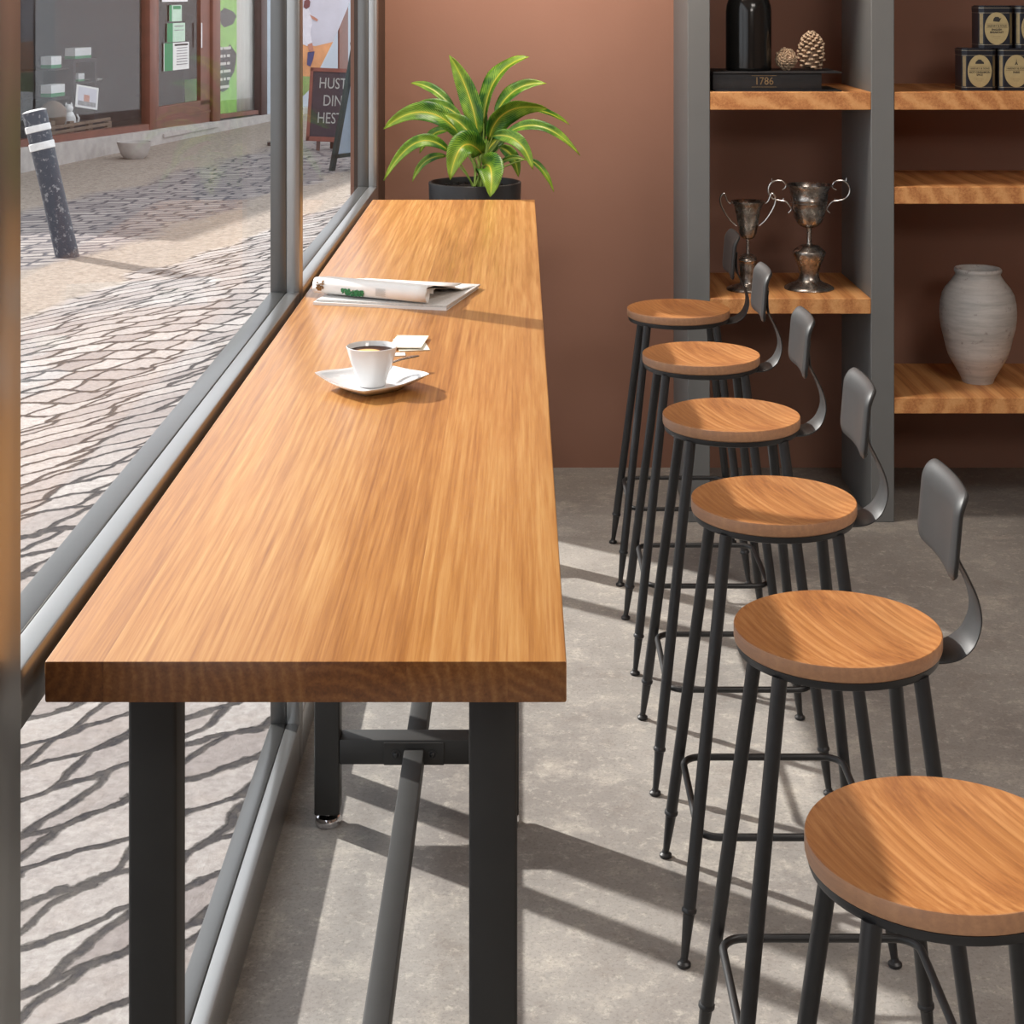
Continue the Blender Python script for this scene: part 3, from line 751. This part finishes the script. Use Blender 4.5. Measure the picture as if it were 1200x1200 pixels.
# rolled sheets: spiral tube lying along x near the front, then sheet going to the back edge
def roll_profile(r0):
    pts = []
    for i in range(40):      # spiral
        a = math.radians(-250+i*(470/39)); rr = r0*(.72+.28*i/39)
        pts.append((.030+rr*math.cos(a), .0052+r0+rr*math.sin(a)))
    return pts
m = MB(); rr = .0168; cy0, cz0 = .026, .0052+.0176
prof = []
for i in range(64):
    a = math.radians(-90-  (640-i*10)); q = rr*(.62+.38*i/63); prof.append((cy0+q*math.cos(a), cz0+q*math.sin(a)))
rows = []
for i in range(64):
    ang = math.radians(90+430-i*(430/63)); q = rr*(.62+.38*i/63)
    prof[i] = (cy0+q*math.cos(ang), cz0+q*math.sin(ang))
# ends at angle 90 = top of the tube; continue to back edge draping down
tail = [(cy0+.02, cz0+rr-.0004), (cy0+.05, cz0+rr-.004), (cy0+.09, cz0+rr-.011), (cy0+.14, .0125), (cy0+.19, .008), (D-.004, .0058)]
prof = prof+tail
xs = [-.022+(L-.022)*i/12 for i in range(13)]
P_ = []
for x in xs:
    f = (x+.022)/(L-.022)
    P_.append([Vector((x+(.042*max(0, (j-63)/6)), p[0]+(.125-x)*.20*(1-max(0, (j-63)/6)), p[1]-(.003*f if j > 64 else 0))) for j, p in enumerate(prof)])
m.grid(P_); sh = m.build('rolled_page', M['paper'], up, ang=180); solid(sh, .0009, 0)
# second sheet under
prof2 = [(cy0+.018, cz0-.004), (cy0+.02, cz0+.004), (cy0+.04, cz0+.004), (cy0+.08, cz0-.004), (cy0+.14, .0085), (D-.008, .0052)]
m = MB(); m.grid([[Vector((x, p[0], p[1])) for p in prof2] for x in (.0, .08, .16, L-.045)]); sh2 = m.build('page', M['paper'], up, ang=180); solid(sh2, .0007)
# printed motifs wrapped on the tube
def patch(x0, x1, a0_, a1_, mat, name, n=40, seed=1, blob=True):
    rr2 = rr+.0007; q = random.Random(seed); m = MB()
    def pt(x, a): return Vector((x, cy0+(.125-x)*.20+rr2*math.cos(a), cz0+rr2*math.sin(a)))
    if blob:
        for i in range(n):
            x = q.uniform(x0, x1); f = 1-abs((x-x0)/(x1-x0)*2-1)*.4; a = a0_+(a1_-a0_)*q.random()*f; s = q.uniform(.0015, .0035); da = s/rr2
            vs = [m.bm.verts.new(pt(x+s*math.cos(t*math.pi/3)*q.uniform(.6, 1), a+da*math.sin(t*math.pi/3))) for t in range(6)]
            m.bm.faces.new(vs)
    else:
        for i in range(n):
            a = a0_+(a1_-a0_)*(i+.5)/n; xx = x1-q.uniform(0, (x1-x0)*.2)
            m.grid([[pt(x0, a-.02), pt(x0, a+.02)], [pt(xx, a-.02), pt(xx, a+.02)]])
    o = m.build(name, mat, sh, smooth=False); solid(o, .0002, 0); return o
A_ = math.radians
patch(.048, .100, A_(178), A_(232), M['green'], 'printed_picture', 130, 3)
patch(-.012, .004, A_(130), A_(215), M['brownprint'], 'printed_picture', 34, 5)
patch(.128, .152, A_(150), A_(205), M['greyprint'], 'printed_text', 9, 7, False)

# ------------------------------------------------------------------ cup, saucer, coffee, spoon, packets
CC = Vector((-.2436, 2.734, TT))
m = MB()
def sau(rho, ang):   # rounded diamond outline, corners at left/right/front/back
    c, s = math.cos(ang), math.sin(ang); p = 1.22
    base = 1/((abs(c)**p+abs(s)**p)**(1/p))
    return base*rho
rings = [(.030, .0045), (.045, .0045), (.056, .0065), (.072, .0105), (.086, .0155), (.0925, .0185), (.0945, .0188), (.0935, .0170), (.084, .0125), (.070, .0070), (.058, .0035), (.052, .0), (.0, .0)]
V = []
for rad, z in rings:
    row = []
    for i in range(64):
        a = 2*math.pi*i/64
        k = sau(1, a) if rad > .046 else 1-(1-sau(1, a))*max(0, rad-.02)/.026*.8
        f = abs(math.cos(a))**6
        zz = z+(f*.006*max(0, (rad-.05)/.045))
        row.append(m.bm.verts.new((rad*k*math.cos(a)*1.0, rad*k*math.sin(a)*1.04, zz)))
    V.append(row)
m.bm.faces.new(V[0])
for a, c in zip(V, V[1:]):
    for i in range(64): m.bm.faces.new((a[i], a[(i+1) % 64], c[(i+1) % 64], c[i]))
bmesh.ops.remove_doubles(m.bm, verts=V[-1], dist=.0001)
o = m.build('saucer', M['white'], ang=60); o.location = CC; o.rotation_euler = (0, 0, -.05); tag(o, 'white pointed square saucer under the coffee cup', 'saucer')
m = MB()
cup = thing('coffee_cup', 'white coffee cup with coffee inside standing on the pointed saucer', 'cup', CC+Vector((0, 0, .0047)))
m.lathe([(.001, .0), (.020, 0), (.0225, .001), (.0235, .004), (.0245, .010), (.029, .024), (.035, .040), (.0395, .055), (.0415, .063), (.0418, .0645), (.0408, .0650), (.0398, .063), (.0375, .055), (.033, .040), (.027, .024), (.020, .010), (.001, .008)], 56, cap=False)
m.build('body', M['white'], cup, ang=60)
m = MB(); hp = [(.0395, .058), (.050, .060), (.056, .054), (.055, .042), (.048, .030), (.034, .022)]
dirh = Vector((.42, .907, 0))
q = []
for i in range(len(hp)-1):
    p0, p1, p2, p3 = hp[max(i-1, 0)], hp[i], hp[i+1], hp[min(i+2, 5)]
    for t in (0, .25, .5, .75): q.append(tuple(.5*((2*b)+(-a+c)*t+(2*a-5*b+4*c-d)*t*t+(-a+3*b-3*c+d)*t**3) for a, b, c, d in zip(p0, p1, p2, p3)))
q.append(hp[-1])
m.tube([(dirh.x*a, dirh.y*a, z) for a, z in q], .0034, 10); m.build('handle', M['white'], cup)
m = MB(); m.lathe([(.0378, .0535), (.0378, .0570), (.001, .0570)], 48); m.build('coffee', M['coffee'], cup, smooth=False)
sp = thing('teaspoon', 'small steel teaspoon resting behind the cup with its handle over the saucer rim', 'spoon', (-.17, 2.86, TT))
so_ = (-.17, 2.86, TT)
a, c = Vector((-.1765, 2.868, TT+.024)), Vector((-.247, 2.790, TT+.0145))
m = MB()
pts = [c.lerp(a, t)+Vector((0, 0, .004*math.sin(math.pi*t))) for t in [i/10 for i in range(11)]]
m.tube(pts, [.003, .003, .003, .003, .0032, .0035, .004, .0048, .0056, .006, .004], 10, flat=.35); P(m, 'handle', M['steel'], sp, so_)
m = MB(); d = (c-a).normalized(); rot = Matrix.Translation(c+d*.014+Vector((0, 0, .001))) @ d.to_track_quat('X', 'Z').to_matrix().to_4x4()
rws = []
for i in range(9):
    t = -1+2*i/8; w = .0105*math.sqrt(max(.01, 1-t*t)); rws.append([rot @ Vector((t*.016, w*s/3, -.004*(1-(s/3)**2)*(1-t*t))) for s in range(-3, 4)])
m.grid(rws); ob = P(m, 'bowl', M['steel'], sp, so_, ang=180); solid(ob, .0008)
for k, (px, py, rz, lab) in enumerate(((479, 403.5, -.08, 'ivory sugar packet lying on top behind the coffee cup'), (482, 404.5, .18, 'ivory sugar packet sticking out at right under the other behind the cup'), (467, 416, .1, 'small folded white paper slip beside the coffee cup handle'))):
    d = 1271.4/(py+10); X = (px-PX0)*d/F
    w, h = ((.030, .052), (.028, .052), (.012, .012))[k]
    z = (TT+.0038, TT, TT)[k]
    m = MB(); n = 10
    P1 = [[Vector((w*(i/n*2-1), h*(j/n*2-1), .0012+.0008*(1-(i/n*2-1)**2)*(1-(j/n*2-1)**4))) for j in range(n+1)] for i in range(n+1)]
    P2 = [[Vector((p.x, p.y, .0012-(p.z-.0012))) for p in row] for row in P1]
    m.grid(P1); m.grid(P2); bmesh.ops.remove_doubles(m.bm, verts=m.bm.verts, dist=.0003)
    m.box(-w, w, -h, -h+.004, .0005, .0020); m.box(-w, w, h-.004, h, .0005, .0020)
    o = m.build('sugar_packet', M['ivory'] if k < 2 else M['paper']); o.location = (X, d, z); o.rotation_euler = (0, (0, 0, 0)[k], rz)
    tag(o, lab, 'packet', 'sugar packets behind the cup')

# ------------------------------------------------------------------ street
GZ = -.05
m = MB(); m.box(-30, -.545, -6, 60, GZ-.1, GZ); struct(m.build('ground', M['street'], smooth=False))
FA = math.atan2(EY, EX)
def fs(px, inset=0.0):      # facade distance for a picture column
    x0, y0 = FX0-EY*inset, FY0+EX*inset
    return ((px-PX0)*y0-F*x0)/(F*EX-(px-PX0)*EY)
def fz(px, py, inset=0.0):
    s = fs(px, inset); Y = FY0+EX*inset+EY*s
    return HC-(py-PY0)*Y/F
shop = thing('shop_front', 'shop front across the street with brown wooden frames and dark display windows', 'building', (FX0, FY0, GZ), FA)
ZL = -GZ   # local z = world z + .05
def lz(z): return z+ZL
def sill(s): return .18-(.15/6.66)*s
SL, SR, TOPZ = -2.5, 14.0, 2.42
# plinth with sloping top (follows the street), front face 6 cm proud
m = MB()
s1 = fs(312)
poly = [(SL, 0), (SR, 0), (SR, lz(sill(s1))), (s1, lz(sill(s1))), (SL, lz(sill(SL)))]
m.prism(poly, .22, Matrix.Translation((0, .12, 0)) @ Matrix.Rotation(math.radians(90), 4, 'X')); m.build('plinth', M['plinth'], shop, smooth=False)
# render wall to the right
m = MB(); m.box(fs(313), fs(396), 0, .3, .07, lz(TOPZ)); m.box(fs(407), SR, 0, .3, .07, lz(TOPZ)); m.build('wall', M['render'], shop, smooth=False)
m = MB(); m.box(fs(396)+.01, fs(407)-.01, -.02, .2, .07, lz(TOPZ), .01); m.build('drainpipe', M['shopwood'], shop, smooth=False)
m = MB(); m.box(SL, fs(313), -.02, .3, lz(2.1), lz(TOPZ)); m.build('fascia', M['shopwood2'], shop, smooth=False)
m = MB(); m.box(SL, fs(313), 1.2, 1.3, .0, lz(TOPZ)); m.box(SL, fs(313), .1, 1.2, 0, .12); m.box(SL, fs(313), .1, 1.2, lz(2.12), lz(2.17)); m.box(fs(313)-.02, fs(313), .1, 1.2, 0, lz(2.15)); m.box(SL, SL+.02, .1, 1.2, 0, lz(2.15))
m.build('interior_walls', M['dark'], shop, smooth=False)
def post(pa, pb, mat=M['shopwood'], y0=-.03, y1=.08):
    m = MB(); m.box(fs(pa), fs(pb), y0, y1, lz(sill(fs(pa)))-.05, lz(2.11), .008); return m.build('post', mat, shop)
post(173, 181); post(247, 256); post(304, 311, M['shopwood2'])
def rail(pa, pb, ya, yb, dz=.05, mat=M['shopwood'], name='rail', yy=(-.02, .08)):
    za, zb = lz(fz(pa, ya)), lz(fz(pb, yb)); sa, sb = fs(pa), fs(pb)
    m = MB(); m.prism([(sa, za), (sb, zb), (sb, zb+dz), (sa, za+dz)], yy[1]-yy[0], Matrix.Translation((0, yy[1], 0)) @ Matrix.Rotation(math.radians(90), 4, 'X'))
    return m.build(name, mat, shop, smooth=False)
m = MB(); sa = SL; sb = fs(173); m.prism([(sa, lz(sill(sa))), (sb, lz(sill(sb))), (sb, lz(sill(sb))+.07), (sa, lz(sill(sa))+.07)], .1, Matrix.Translation((0, .08, 0)) @ Matrix.Rotation(math.radians(90), 4, 'X')); m.build('sill_rail', M['shopwood'], shop, smooth=False)
rail(256, 301, 139, 133.5, .05)
# door
sa, sb = fs(182), fs(246)
m = MB(); m.box(sa, sb, .0, .05, lz(.06), lz(.36), .006); m.box(sa, sa+.09, .0, .05, lz(.3), lz(2.05)); m.box(sb-.28, sb, .0, .05, lz(.3), lz(2.05)); m.box(sa, sb, .0, .05, lz(1.98), lz(2.10))
m.box(sa, sb, -.01, .01, lz(.2), lz(.225))
dr = m.build('door', M['shopwood'], shop, smooth=False)
m = MB(); m.box(sa+.09, sb-.28, .02, .026, lz(.36), lz(1.98)); m.build('pane', M['glass'], dr, smooth=False)
m = MB(); m.box(sa-.02, sb+.02, -.12, .06, lz(.02), lz(.06)); m.build('doorstep', M['plinth'], shop, smooth=False)
m = MB(); m.tube([(sb-.33, -.03, lz(1.0)), (sb-.33, -.03, lz(1.3))], .012, 8); m.build('handle', M['chrome'], dr)
m = MB(); m.box(SL, fs(173), .03, .036, lz(.15), lz(2.11)); m.build('pane', M['glass'], shop, smooth=False)
m = MB(); m.box(fs(256), fs(301), .03, .036, lz(.05), lz(2.11)); m.build('pane', M['glass'], shop, smooth=False)

RX90 = Matrix.Rotation(math.radians(90), 4, 'X')
LF = Matrix.Translation((FX0, FY0, GZ)) @ Matrix.Rotation(FA, 4, 'Z')
def sheet(name, label, cat, group, pa, pb, y0, y1, inset, mat, extra=None, tilt=0, th=.004):
    """flat sheet mounted in the facade plane; extra = list of (fx0,fx1,fz0,fz1,mat,name)"""
    mid = (pa+pb)/2
    xa, xb = fs(pa, inset), fs(pb, inset); za, zb = lz(fz(mid, y1, inset)), lz(fz(mid, y0, inset))
    cx, cz = (xa+xb)/2, (za+zb)/2; w, h = (xb-xa)/2, (zb-za)/2
    r = thing(name, label, cat, group=group)
    r.matrix_world = LF @ Matrix.Translation((cx, inset, cz)) @ Matrix.Rotation(tilt, 4, 'Y')
    m = MB(); m.box(-w, w, 0, th, -h, h); m.build('sheet', mat, r, smooth=False)
    for k, (a, b_, c_, d_, mt, nm) in enumerate(extra or []):
        m = MB(); m.box(-w+2*w*a, -w+2*w*b_, -.0015-.0005*k, -.0002, -h+2*h*c_, -h+2*h*d_); m.build(nm, mt, r, smooth=False)
    return r
lines = [(.5, .92, .78-.1*i, .81-.1*i, M['rockprint'], 'printed_line') for i in range(7)]
sheet('notice', 'largest white and green notice with printed lines on the shop door glass', 'notice', 'notices on the shop door', 192, 221.5, 50, 82, .012, M['paper'], [(.02, .35, 0, 1, M['dgreen'], 'green_band'), (.42, .95, .88, .95, M['ink'], 'heading')]+lines)
sheet('notice', 'mint green notice on the shop door above the largest one', 'notice', 'notices on the shop door', 196, 217, 27, 49, .012, M['mint'], [(0, .3, 0, 1, M['dgreen'], 'green_band'), (.4, .9, .8, .86, M['rockprint'], 'printed_line'), (.4, .9, .6, .64, M['rockprint'], 'printed_line')])
sheet('notice', 'small green edged notice higher up on the shop door', 'notice', 'notices on the shop door', 198.5, 213, 6, 25, .012, M['mint'], [(0, .2, 0, 1, M['dgreen'], 'green_band'), (.3, .9, .75, .95, M['dgreen'], 'heading')])
sheet('notice', 'topmost white notice on the shop door cut by the photo edge', 'notice', 'notices on the shop door', 190, 220, -22, 2, .012, M['paper'])
sheet('notice', 'pale lime sheet at the bottom right of the shop door glass', 'notice', 'notices on the shop door', 217, 232, 93, 125, .30, M['lime'])
ps = sheet('window_poster', 'tall lime green poster with dark silhouettes and writing in the right shop window', 'poster', None, 256.5, 277.5, -30, 136, .06, M['lime'])
def blob(pts, pa, pb, py0, py1, inset, mat, parent, name):
    m = MB(); inv = parent.matrix_world.inverted()
    poly = [(fs(pa+(pb-pa)*x, inset), lz(fz((pa+pb)/2, py0+(py1-py0)*y, inset))) for x, y in pts]
    m.prism(poly, .002, LF @ Matrix.Translation((0, inset, 0)) @ RX90); o = m.build(name, mat, parent, smooth=False); o.data.transform(inv); return o
blob([(0, .25), (.3, .0), (.8, .2), (1, .45), (.8, .85), (.3, 1), (.1, .8)], 257, 277, 9, 32, .057, M['ink'], ps, 'silhouette')
blob([(.0, .0), (.25, .05), (.4, .1), (.62, -.02), (.82, .1), (1.0, .2), (.95, .42), (.85, .6), (.6, .75), (.5, .95), (.2, 1), (.0, .95)], 257, 277, 53, 107, .057, M['darkbox'], ps, 'silhouette')
m = MB()
for i in range(6):
    for j in range(3):
        z = lz(fz(265, 58+i*9, .055)); x = fs(258+j*4, .055)
        m.box(x, x+.16*R.uniform(.4, 1), .0535, .0545, z, z+.035, M=None)
o = m.build('faded_writing', M['cream'], ps, smooth=False); o.data.transform(ps.matrix_world.inverted() @ LF)
cu = thing('window_curtain', 'cream hanging curtain panel beside the green poster in the shop window', 'curtain')
cu.matrix_world = LF @ Matrix.Translation((fs(289, .1), .12, 0))
m = MB(); xa, xb = fs(277.5, .1)-fs(289, .1), fs(300, .1)-fs(289, .1)
m.grid([[Vector((xa+(xb-xa)*i/24, .015*math.sin(i*1.1), lz(.09+2.0*j/4))) for j in range(5)] for i in range(25)]); o = m.build('panel', M['cream'], cu, ang=180); solid(o, .004)
# things in the display window
def inwin(px, py, ins): return LF @ Vector((fs(px, ins), ins, lz(fz(px, py, ins))))
ds = thing('display_stand', 'dark stepped display stand behind the shop window glass', 'stand')
ds.matrix_world = LF
m = MB()
def lb(m, pa, pb, ya, yb, i0, i1, bev=.004):
    c = (pa+pb)/2; m.box(fs(pa, i0), fs(pb, i0), i0, i1, lz(fz(c, yb, i0)), lz(fz(c, ya, i0)), bev)
lb(m, 86, 114, 69, 73, .40, .75); lb(m, 86, 89, 73, 150, .40, .75); lb(m, 111, 114, 73, 150, .40, .75); lb(m, 86, 114, 96, 98, .40, .75)
m.build('upper_shelf_box', M['darkbox'], ds, smooth=False)
m = MB(); lb(m, 56, 88, 114, 117, .42, .75); lb(m, 56, 60, 117, 150, .42, .75); lb(m, 84, 88, 117, 150, .42, .75); lb(m, 56, 86, 80, 82, .45, .75); m.build('lower_shelf_box', M['darkbox'], ds, smooth=False)
m = MB(); m.box(fs(52, .2), fs(128, .2), .20, .80, .12, lz(fz(81, 147, .28))); m.build('platform', M['darkbox'], ds, smooth=False)
pk = thing('wooden_crate', 'low slatted wooden crate on the floor of the shop display', 'crate'); pk.matrix_world = LF
m = MB()
for k in range(3): lb(m, 60, 130, 143+k*6, 146.5+k*6, .10, .13)
m.build('slats', M['crate'], pk, smooth=False)
m = MB()
for px in (60, 82, 104, 126): lb(m, px, px+5, 142, 161, .13, .17)
m.build('posts', M['crate'], pk, smooth=False)
for k, (pa, pb, ya, yb, ins, lab) in enumerate(((60, 72, 66, 80, .5, 'white and green box on the left step of the window display'), (88, 107, 56, 69, .5, 'widest white and green box on the upper display shelf'), (60, 76, 99, 113, .4, 'white and green box on the lower display box'), (92, 99, 86, 96, .5, 'narrow upright white box in the middle of the window display'))):
    r = thing('product_box', lab, 'box', group='boxes in the shop display'); r.matrix_world = LF
    c = (pa+pb)/2; x0, x1 = fs(pa, ins), fs(pb, ins); z0, z1 = lz(fz(c, yb, ins)), lz(fz(c, ya, ins))
    m = MB(); m.box(x0, x1, ins, ins+.12, z0+(z1-z0)*.3, z1); m.build('carton', M['whitepaint'], r, smooth=False)
    m = MB(); m.box(x0, x1, ins, ins+.12, z0, z0+(z1-z0)*.3); m.build('carton_band', M['dgreen'], r, smooth=False)
wb = thing('small_dish', 'small white dish beside the narrow box in the display', 'dish'); q = inwin(107, 96, .5); wb.location = q
m = MB(); m.lathe([(.05, 0), (.12, .03), (.125, .035), (.04, .012)], 20); m.build('dish', M['whitepaint'], wb)
sheet('photo_print', 'tilted photo print leaning in the shop display', 'poster', None, 89, 115, 101, 127, .28, M['paper'], [(.08, .92, .08, .92, M['skyprint'], 'picture'), (.35, .6, .25, .6, M['skinprint'], 'figure'), (.1, .9, .1, .3, M['rockprint'], 'foreground')], tilt=.14)
# cat figurine and sack
q = inwin(81, 147, .28)
cat = thing('cat_figurine', 'small white sitting cat figurine in the shop display', 'figurine', q)
m = MB(); m.lathe([(.05, 0), (.075, .02), (.07, .08), (.045, .13), (.03, .15)], 18); bmesh.ops.create_icosphere(m.bm, subdivisions=2, radius=.048, matrix=Matrix.Translation((.0, -.01, .18)))
for s in (-1, 1): m.lathe([(.016, 0), (.001, .035)], 8, M=Matrix.Translation((s*.027, -.01, .213)))
m.tube([(.06, .0, .02), (.10, -.02, .03), (.11, -.03, .08), (.09, -.03, .12)], [.014, .013, .012, .008], 8)
m.build('body', M['whitepaint'], cat)
q = inwin(62, 147, .30); q.z = cat.location.z
sk = thing('cloth_sack', 'beige cloth sack slumped beside the cat figurine', 'sack', q)
m = MB(); bmesh.ops.create_icosphere(m.bm, subdivisions=3, radius=.16)
for v in m.bm.verts: v.co.z = max(v.co.z*.95+.13, 0); v.co.x *= .9+.05*math.sin(v.co.z*40); v.co.y *= .6
m.build('bag', M['crate'], sk)

# bowl planter by the facade
d = 17.3; bw = thing('bowl_planter', 'round white stone bowl on the pavement by the shop front', 'bowl', ((157.5-PX0)*d/F, d, GZ))
m = MB(); m.lathe([(.10, 0), (.11, .01), (.14, .05), (.165, .12), (.178, .165), (.18, .175), (.165, .175), (.15, .12), (.10, .05), (.001, .04)], 32, cap=False); m.bm.faces.new([v for v in m.bm.verts][:32][::-1]); m.build('bowl', M['plinth'], bw)
# bollard
d = 10.9; bl = thing('bollard', 'leaning dark blue street bollard with two white bands', 'bollard', ((79-PX0)*d/F, d, GZ))
lean = Vector((-.225, .03, .94)).normalized(); q4 = lean.to_track_quat('Z', 'Y').to_matrix().to_4x4()
m = MB(); m.lathe([(.078, -.03), (.075, .0), (.074, .5), (.080, .955), (.076, .972), (.001, .975)], 32, M=q4); m.build('post', M['bollard'], bl)
for z0, z1 in ((.715, .765), (.835, .88)):
    m = MB(); m.lathe([(.0785, z0), (.0822, z0+.004), (.0822, z1-.004), (.0785, z1)], 32, cap=False, M=q4); m.build('band', M['whitepaint'], bl, label='white painted band')
m = MB(); m.lathe([(.0765, .968), (.079, .972), (.05, .982), (.001, .984)], 32, M=q4); m.build('cap', M['whitepaint'], bl, label='pale worn cap')

# chalkboard
def quadframe(o, U, Vv, w, h, fr, th): pass
d = 18.1
cb = thing('chalkboard_sign', 'red brown framed chalkboard reading Huste din hest on the pavement', 'sign', ((386-PX0)*d/F, d, GZ))
lean = Matrix.Rotation(math.radians(-9), 4, 'X') @ Matrix.Rotation(math.radians(2.5), 4, 'Y')
LM = Matrix.Translation((0, 0, .10)) @ lean
hw, hh = .255, .80
m = MB(); m.box(-hw+.03, hw-.03, 0, .012, .04, hh-.04, M=LM); bd = m.build('board', M['slate'], cb, smooth=False)
m = MB(); m.box(-hw, -hw+.035, -.012, .02, 0, hh, M=LM); m.box(hw-.035, hw, -.012, .02, 0, hh, M=LM); m.box(-hw, hw, -.012, .02, hh-.04, hh, M=LM); m.box(-hw, hw, -.012, .02, 0, .05, M=LM); m.build('frame', M['redwood'], cb, smooth=False)
m = MB()
for s in (-.12, .12): m.box(s-.02, s+.02, 0, .025, -.10, .02, M=LM)
m.box(-.02, .02, .02, .04, -.02, .7, M=Matrix.Translation((0, .22, -.03+.05)) @ Matrix.Rotation(math.radians(8), 4, 'X')); m.build('stand', M['shopwood2'], cb, smooth=False)
m = MB()
for i, wd in enumerate(('HUSTE', 'DIN', 'HEST')):
    text_mesh(m, wd, .17, LM @ Matrix.Translation((.03-.02*i, -.003, .63-.19*i)) @ Mt, depth=.001, xs=.72)
m.build('lettering', M['chalk'], bd, smooth=False)
# beach flag with player
d = 18.8
fg = thing('banner_flag', 'slanting promotional banner with a running player printed on it', 'banner', ((350-PX0)*d/F, d, GZ))
def fp(px, py): p = at(px, py, d); return (p.x-fg.location.x, p.z-GZ)
MF = RX90
m = MB(); m.prism([fp(332, -70), fp(440, -60), fp(411, 0), fp(392, 46), fp(375, 80), fp(366, 98), fp(334, 98)], .012, MF); pan = m.build('panel', M['skyprint'], fg, smooth=False)
def dec(pts, mat, name, k=0):
    m = MB(); m.prism([fp(*p) for p in pts], .002, Matrix.Translation((0, -.0125-.002*k, 0)) @ MF); m.build(name, mat, pan, smooth=False)
dec([(334, 50), (370, 54), (390.5, 49), (375, 80), (366, 97), (334, 97)], M['orangeprint'], 'orange_ground')
dec([(334, 88), (370, 90), (366, 98), (362, 106), (356, 112), (334, 112)], M['greenprint'], 'green_ground', 1)
dec([(357, 1), (361, -2), (364, 2), (363, 8), (359, 11), (356, 8)], M['hairprint'], 'figure_head', 2)
dec([(353, 11), (361, 9), (365, 17), (366, 28), (364, 38), (353, 38)], M['shirtprint'], 'figure_shirt', 2)
dec([(363, 17), (369, 20), (373, 23), (372, 25), (366, 22)], M['skinprint'], 'figure_arm', 3)
dec([(352, 37), (364, 37), (366, 50), (360, 54), (352, 50)], M['shirtprint'], 'figure_shorts', 3)
dec([(361, 52), (366, 50), (368, 60), (363, 62)], M['skinprint'], 'figure_knee', 4)
dec([(361, 61), (369, 60), (367, 70), (364, 78), (360, 76)], M['blueprint'], 'figure_sock', 4)
m = MB(); q = fp(334, 0)[0]; m.tube([(q, .0, .03), (q, .0, 2.5)], .015, 10); m.lathe([(.2, 0), (.2, .04), (.03, .06)], 24, (q, 0, 0)); m.build('pole', M['shopwood2'], fg)
# second A-board
d = 16.1
sg = thing('sandwich_board', 'dark green framed sandwich board with a pale picture beside the chalkboard', 'sign', ((387-PX0)*d/F, d, GZ), math.radians(-35))
for s in (1, -1):
    T = (Matrix.Translation((0, 0, 0)) if s == 1 else Matrix.Translation((.56, 0, 0)) @ Matrix.Diagonal((-1, 1, 1, 1))) @ Matrix.Shear('XY', 4, (0, 0)) 
    TM = T @ Matrix(((1, 0, .235, 0), (0, 1, .0, 0), (0, 0, 1, 0), (0, 0, 0, 1)))
    y0 = 0
    # board lies in the plane spanned by depth (y) and the leaning upright
    m = MB(); m.box(-.012, .012, .04, .64, .14, 1.2, M=TM); bdd = m.build('board', M['lightblue'], sg, smooth=False)
    m = MB(); m.box(-.02, .02, 0, .05, 0, 1.24, M=TM); m.box(-.02, .02, .63, .68, 0, 1.24, M=TM); m.box(-.02, .02, 0, .68, 1.18, 1.24, M=TM); m.box(-.02, .02, 0, .68, .12, .16, M=TM); m.build('frame', M['signgreen'], sg, smooth=False)
    if s == 1:
        m = MB(); m.box(-.0145, -.0125, .05, .63, .16, .58, M=TM); m.build('printed_rocks', M['rockprint'], bdd, smooth=False)
        m = MB(); m.box(-.0165, -.0147, .05, .63, .16, .27, M=TM); m.build('printed_strip', M['mint'], bdd, smooth=False)
        m = MB(); m.box(-.0185, -.0167, .12, .60, .18, .26, M=TM); m.build('printed_logo', M['redprint'], bdd, smooth=False)

# ------------------------------------------------------------------ camera
cam = bpy.data.cameras.new('camera'); co = bpy.data.objects.new('camera', cam); COL.objects.link(co)
co.location = (0, 0, HC); co.rotation_euler = (math.radians(90), 0, 0)
cam.sensor_width = 36; cam.lens = F/1200*36; cam.shift_x = -10/1200; cam.shift_y = -610/1200; cam.clip_start = .05; cam.clip_end = 200
S.camera = co

# ------------------------------------------------------------------ light
el, az = math.radians(34), None
dv = Vector((.82*math.cos(el), -.572*math.cos(el), -math.sin(el)))
sl = bpy.data.lights.new('sun', 'SUN'); sl.energy = 7.2; sl.angle = math.radians(1.3); sl.color = (1, .955, .9)
o = bpy.data.objects.new('sun', sl); COL.objects.link(o); o.rotation_euler = dv.to_track_quat('-Z', 'Y').to_euler(); o.location = (-8, 8, 8)
w = bpy.data.worlds.new('sky'); S.world = w; w.use_nodes = True; nt = w.node_tree
bg = nt.nodes['Background']; bg.inputs[0].default_value = (.92, .95, 1.0, 1); bg.inputs[1].default_value = 1.6
def area(name, loc, size, energy, col, target=None, sy=None):
    a = bpy.data.lights.new(name, 'AREA'); a.energy = energy; a.size = size; a.color = col
    if sy: a.shape = 'RECTANGLE'; a.size_y = sy
    o = bpy.data.objects.new(name, a); COL.objects.link(o); o.location = loc
    if target: o.rotation_euler = (Vector(target)-Vector(loc)).to_track_quat('-Z', 'Y').to_euler()
    return o
area('ceiling_lamp_washing_wall', (.15, 4.95, 2.9), .5, 46, (1, .88, .76), (.1, 5.889, 1.75))
area('added_room_fill', (1.6, 2.6, 2.95), .9, 30, (1, .93, .86))  # unseen area light without fixture, added as general room fill
area('added_front_fill', (1.6, -.4, 2.95), 1.0, 45, (1, .93, .86), (1.0, 4.5, .7))  # unseen area light added as fill from the camera side

S.view_settings.view_transform = 'Standard'; S.view_settings.look = 'None'; S.view_settings.exposure = 0.08; S.view_settings.gamma = 1
S.view_settings.use_curve_mapping = False
S.cycles.use_denoising = True
S.cycles.max_bounces = 8; S.cycles.diffuse_bounces = 4; S.cycles.transparent_max_bounces = 16; S.cycles.caustics_reflective = False; S.cycles.caustics_refractive = False
S.cycles.sample_clamp_indirect = 6
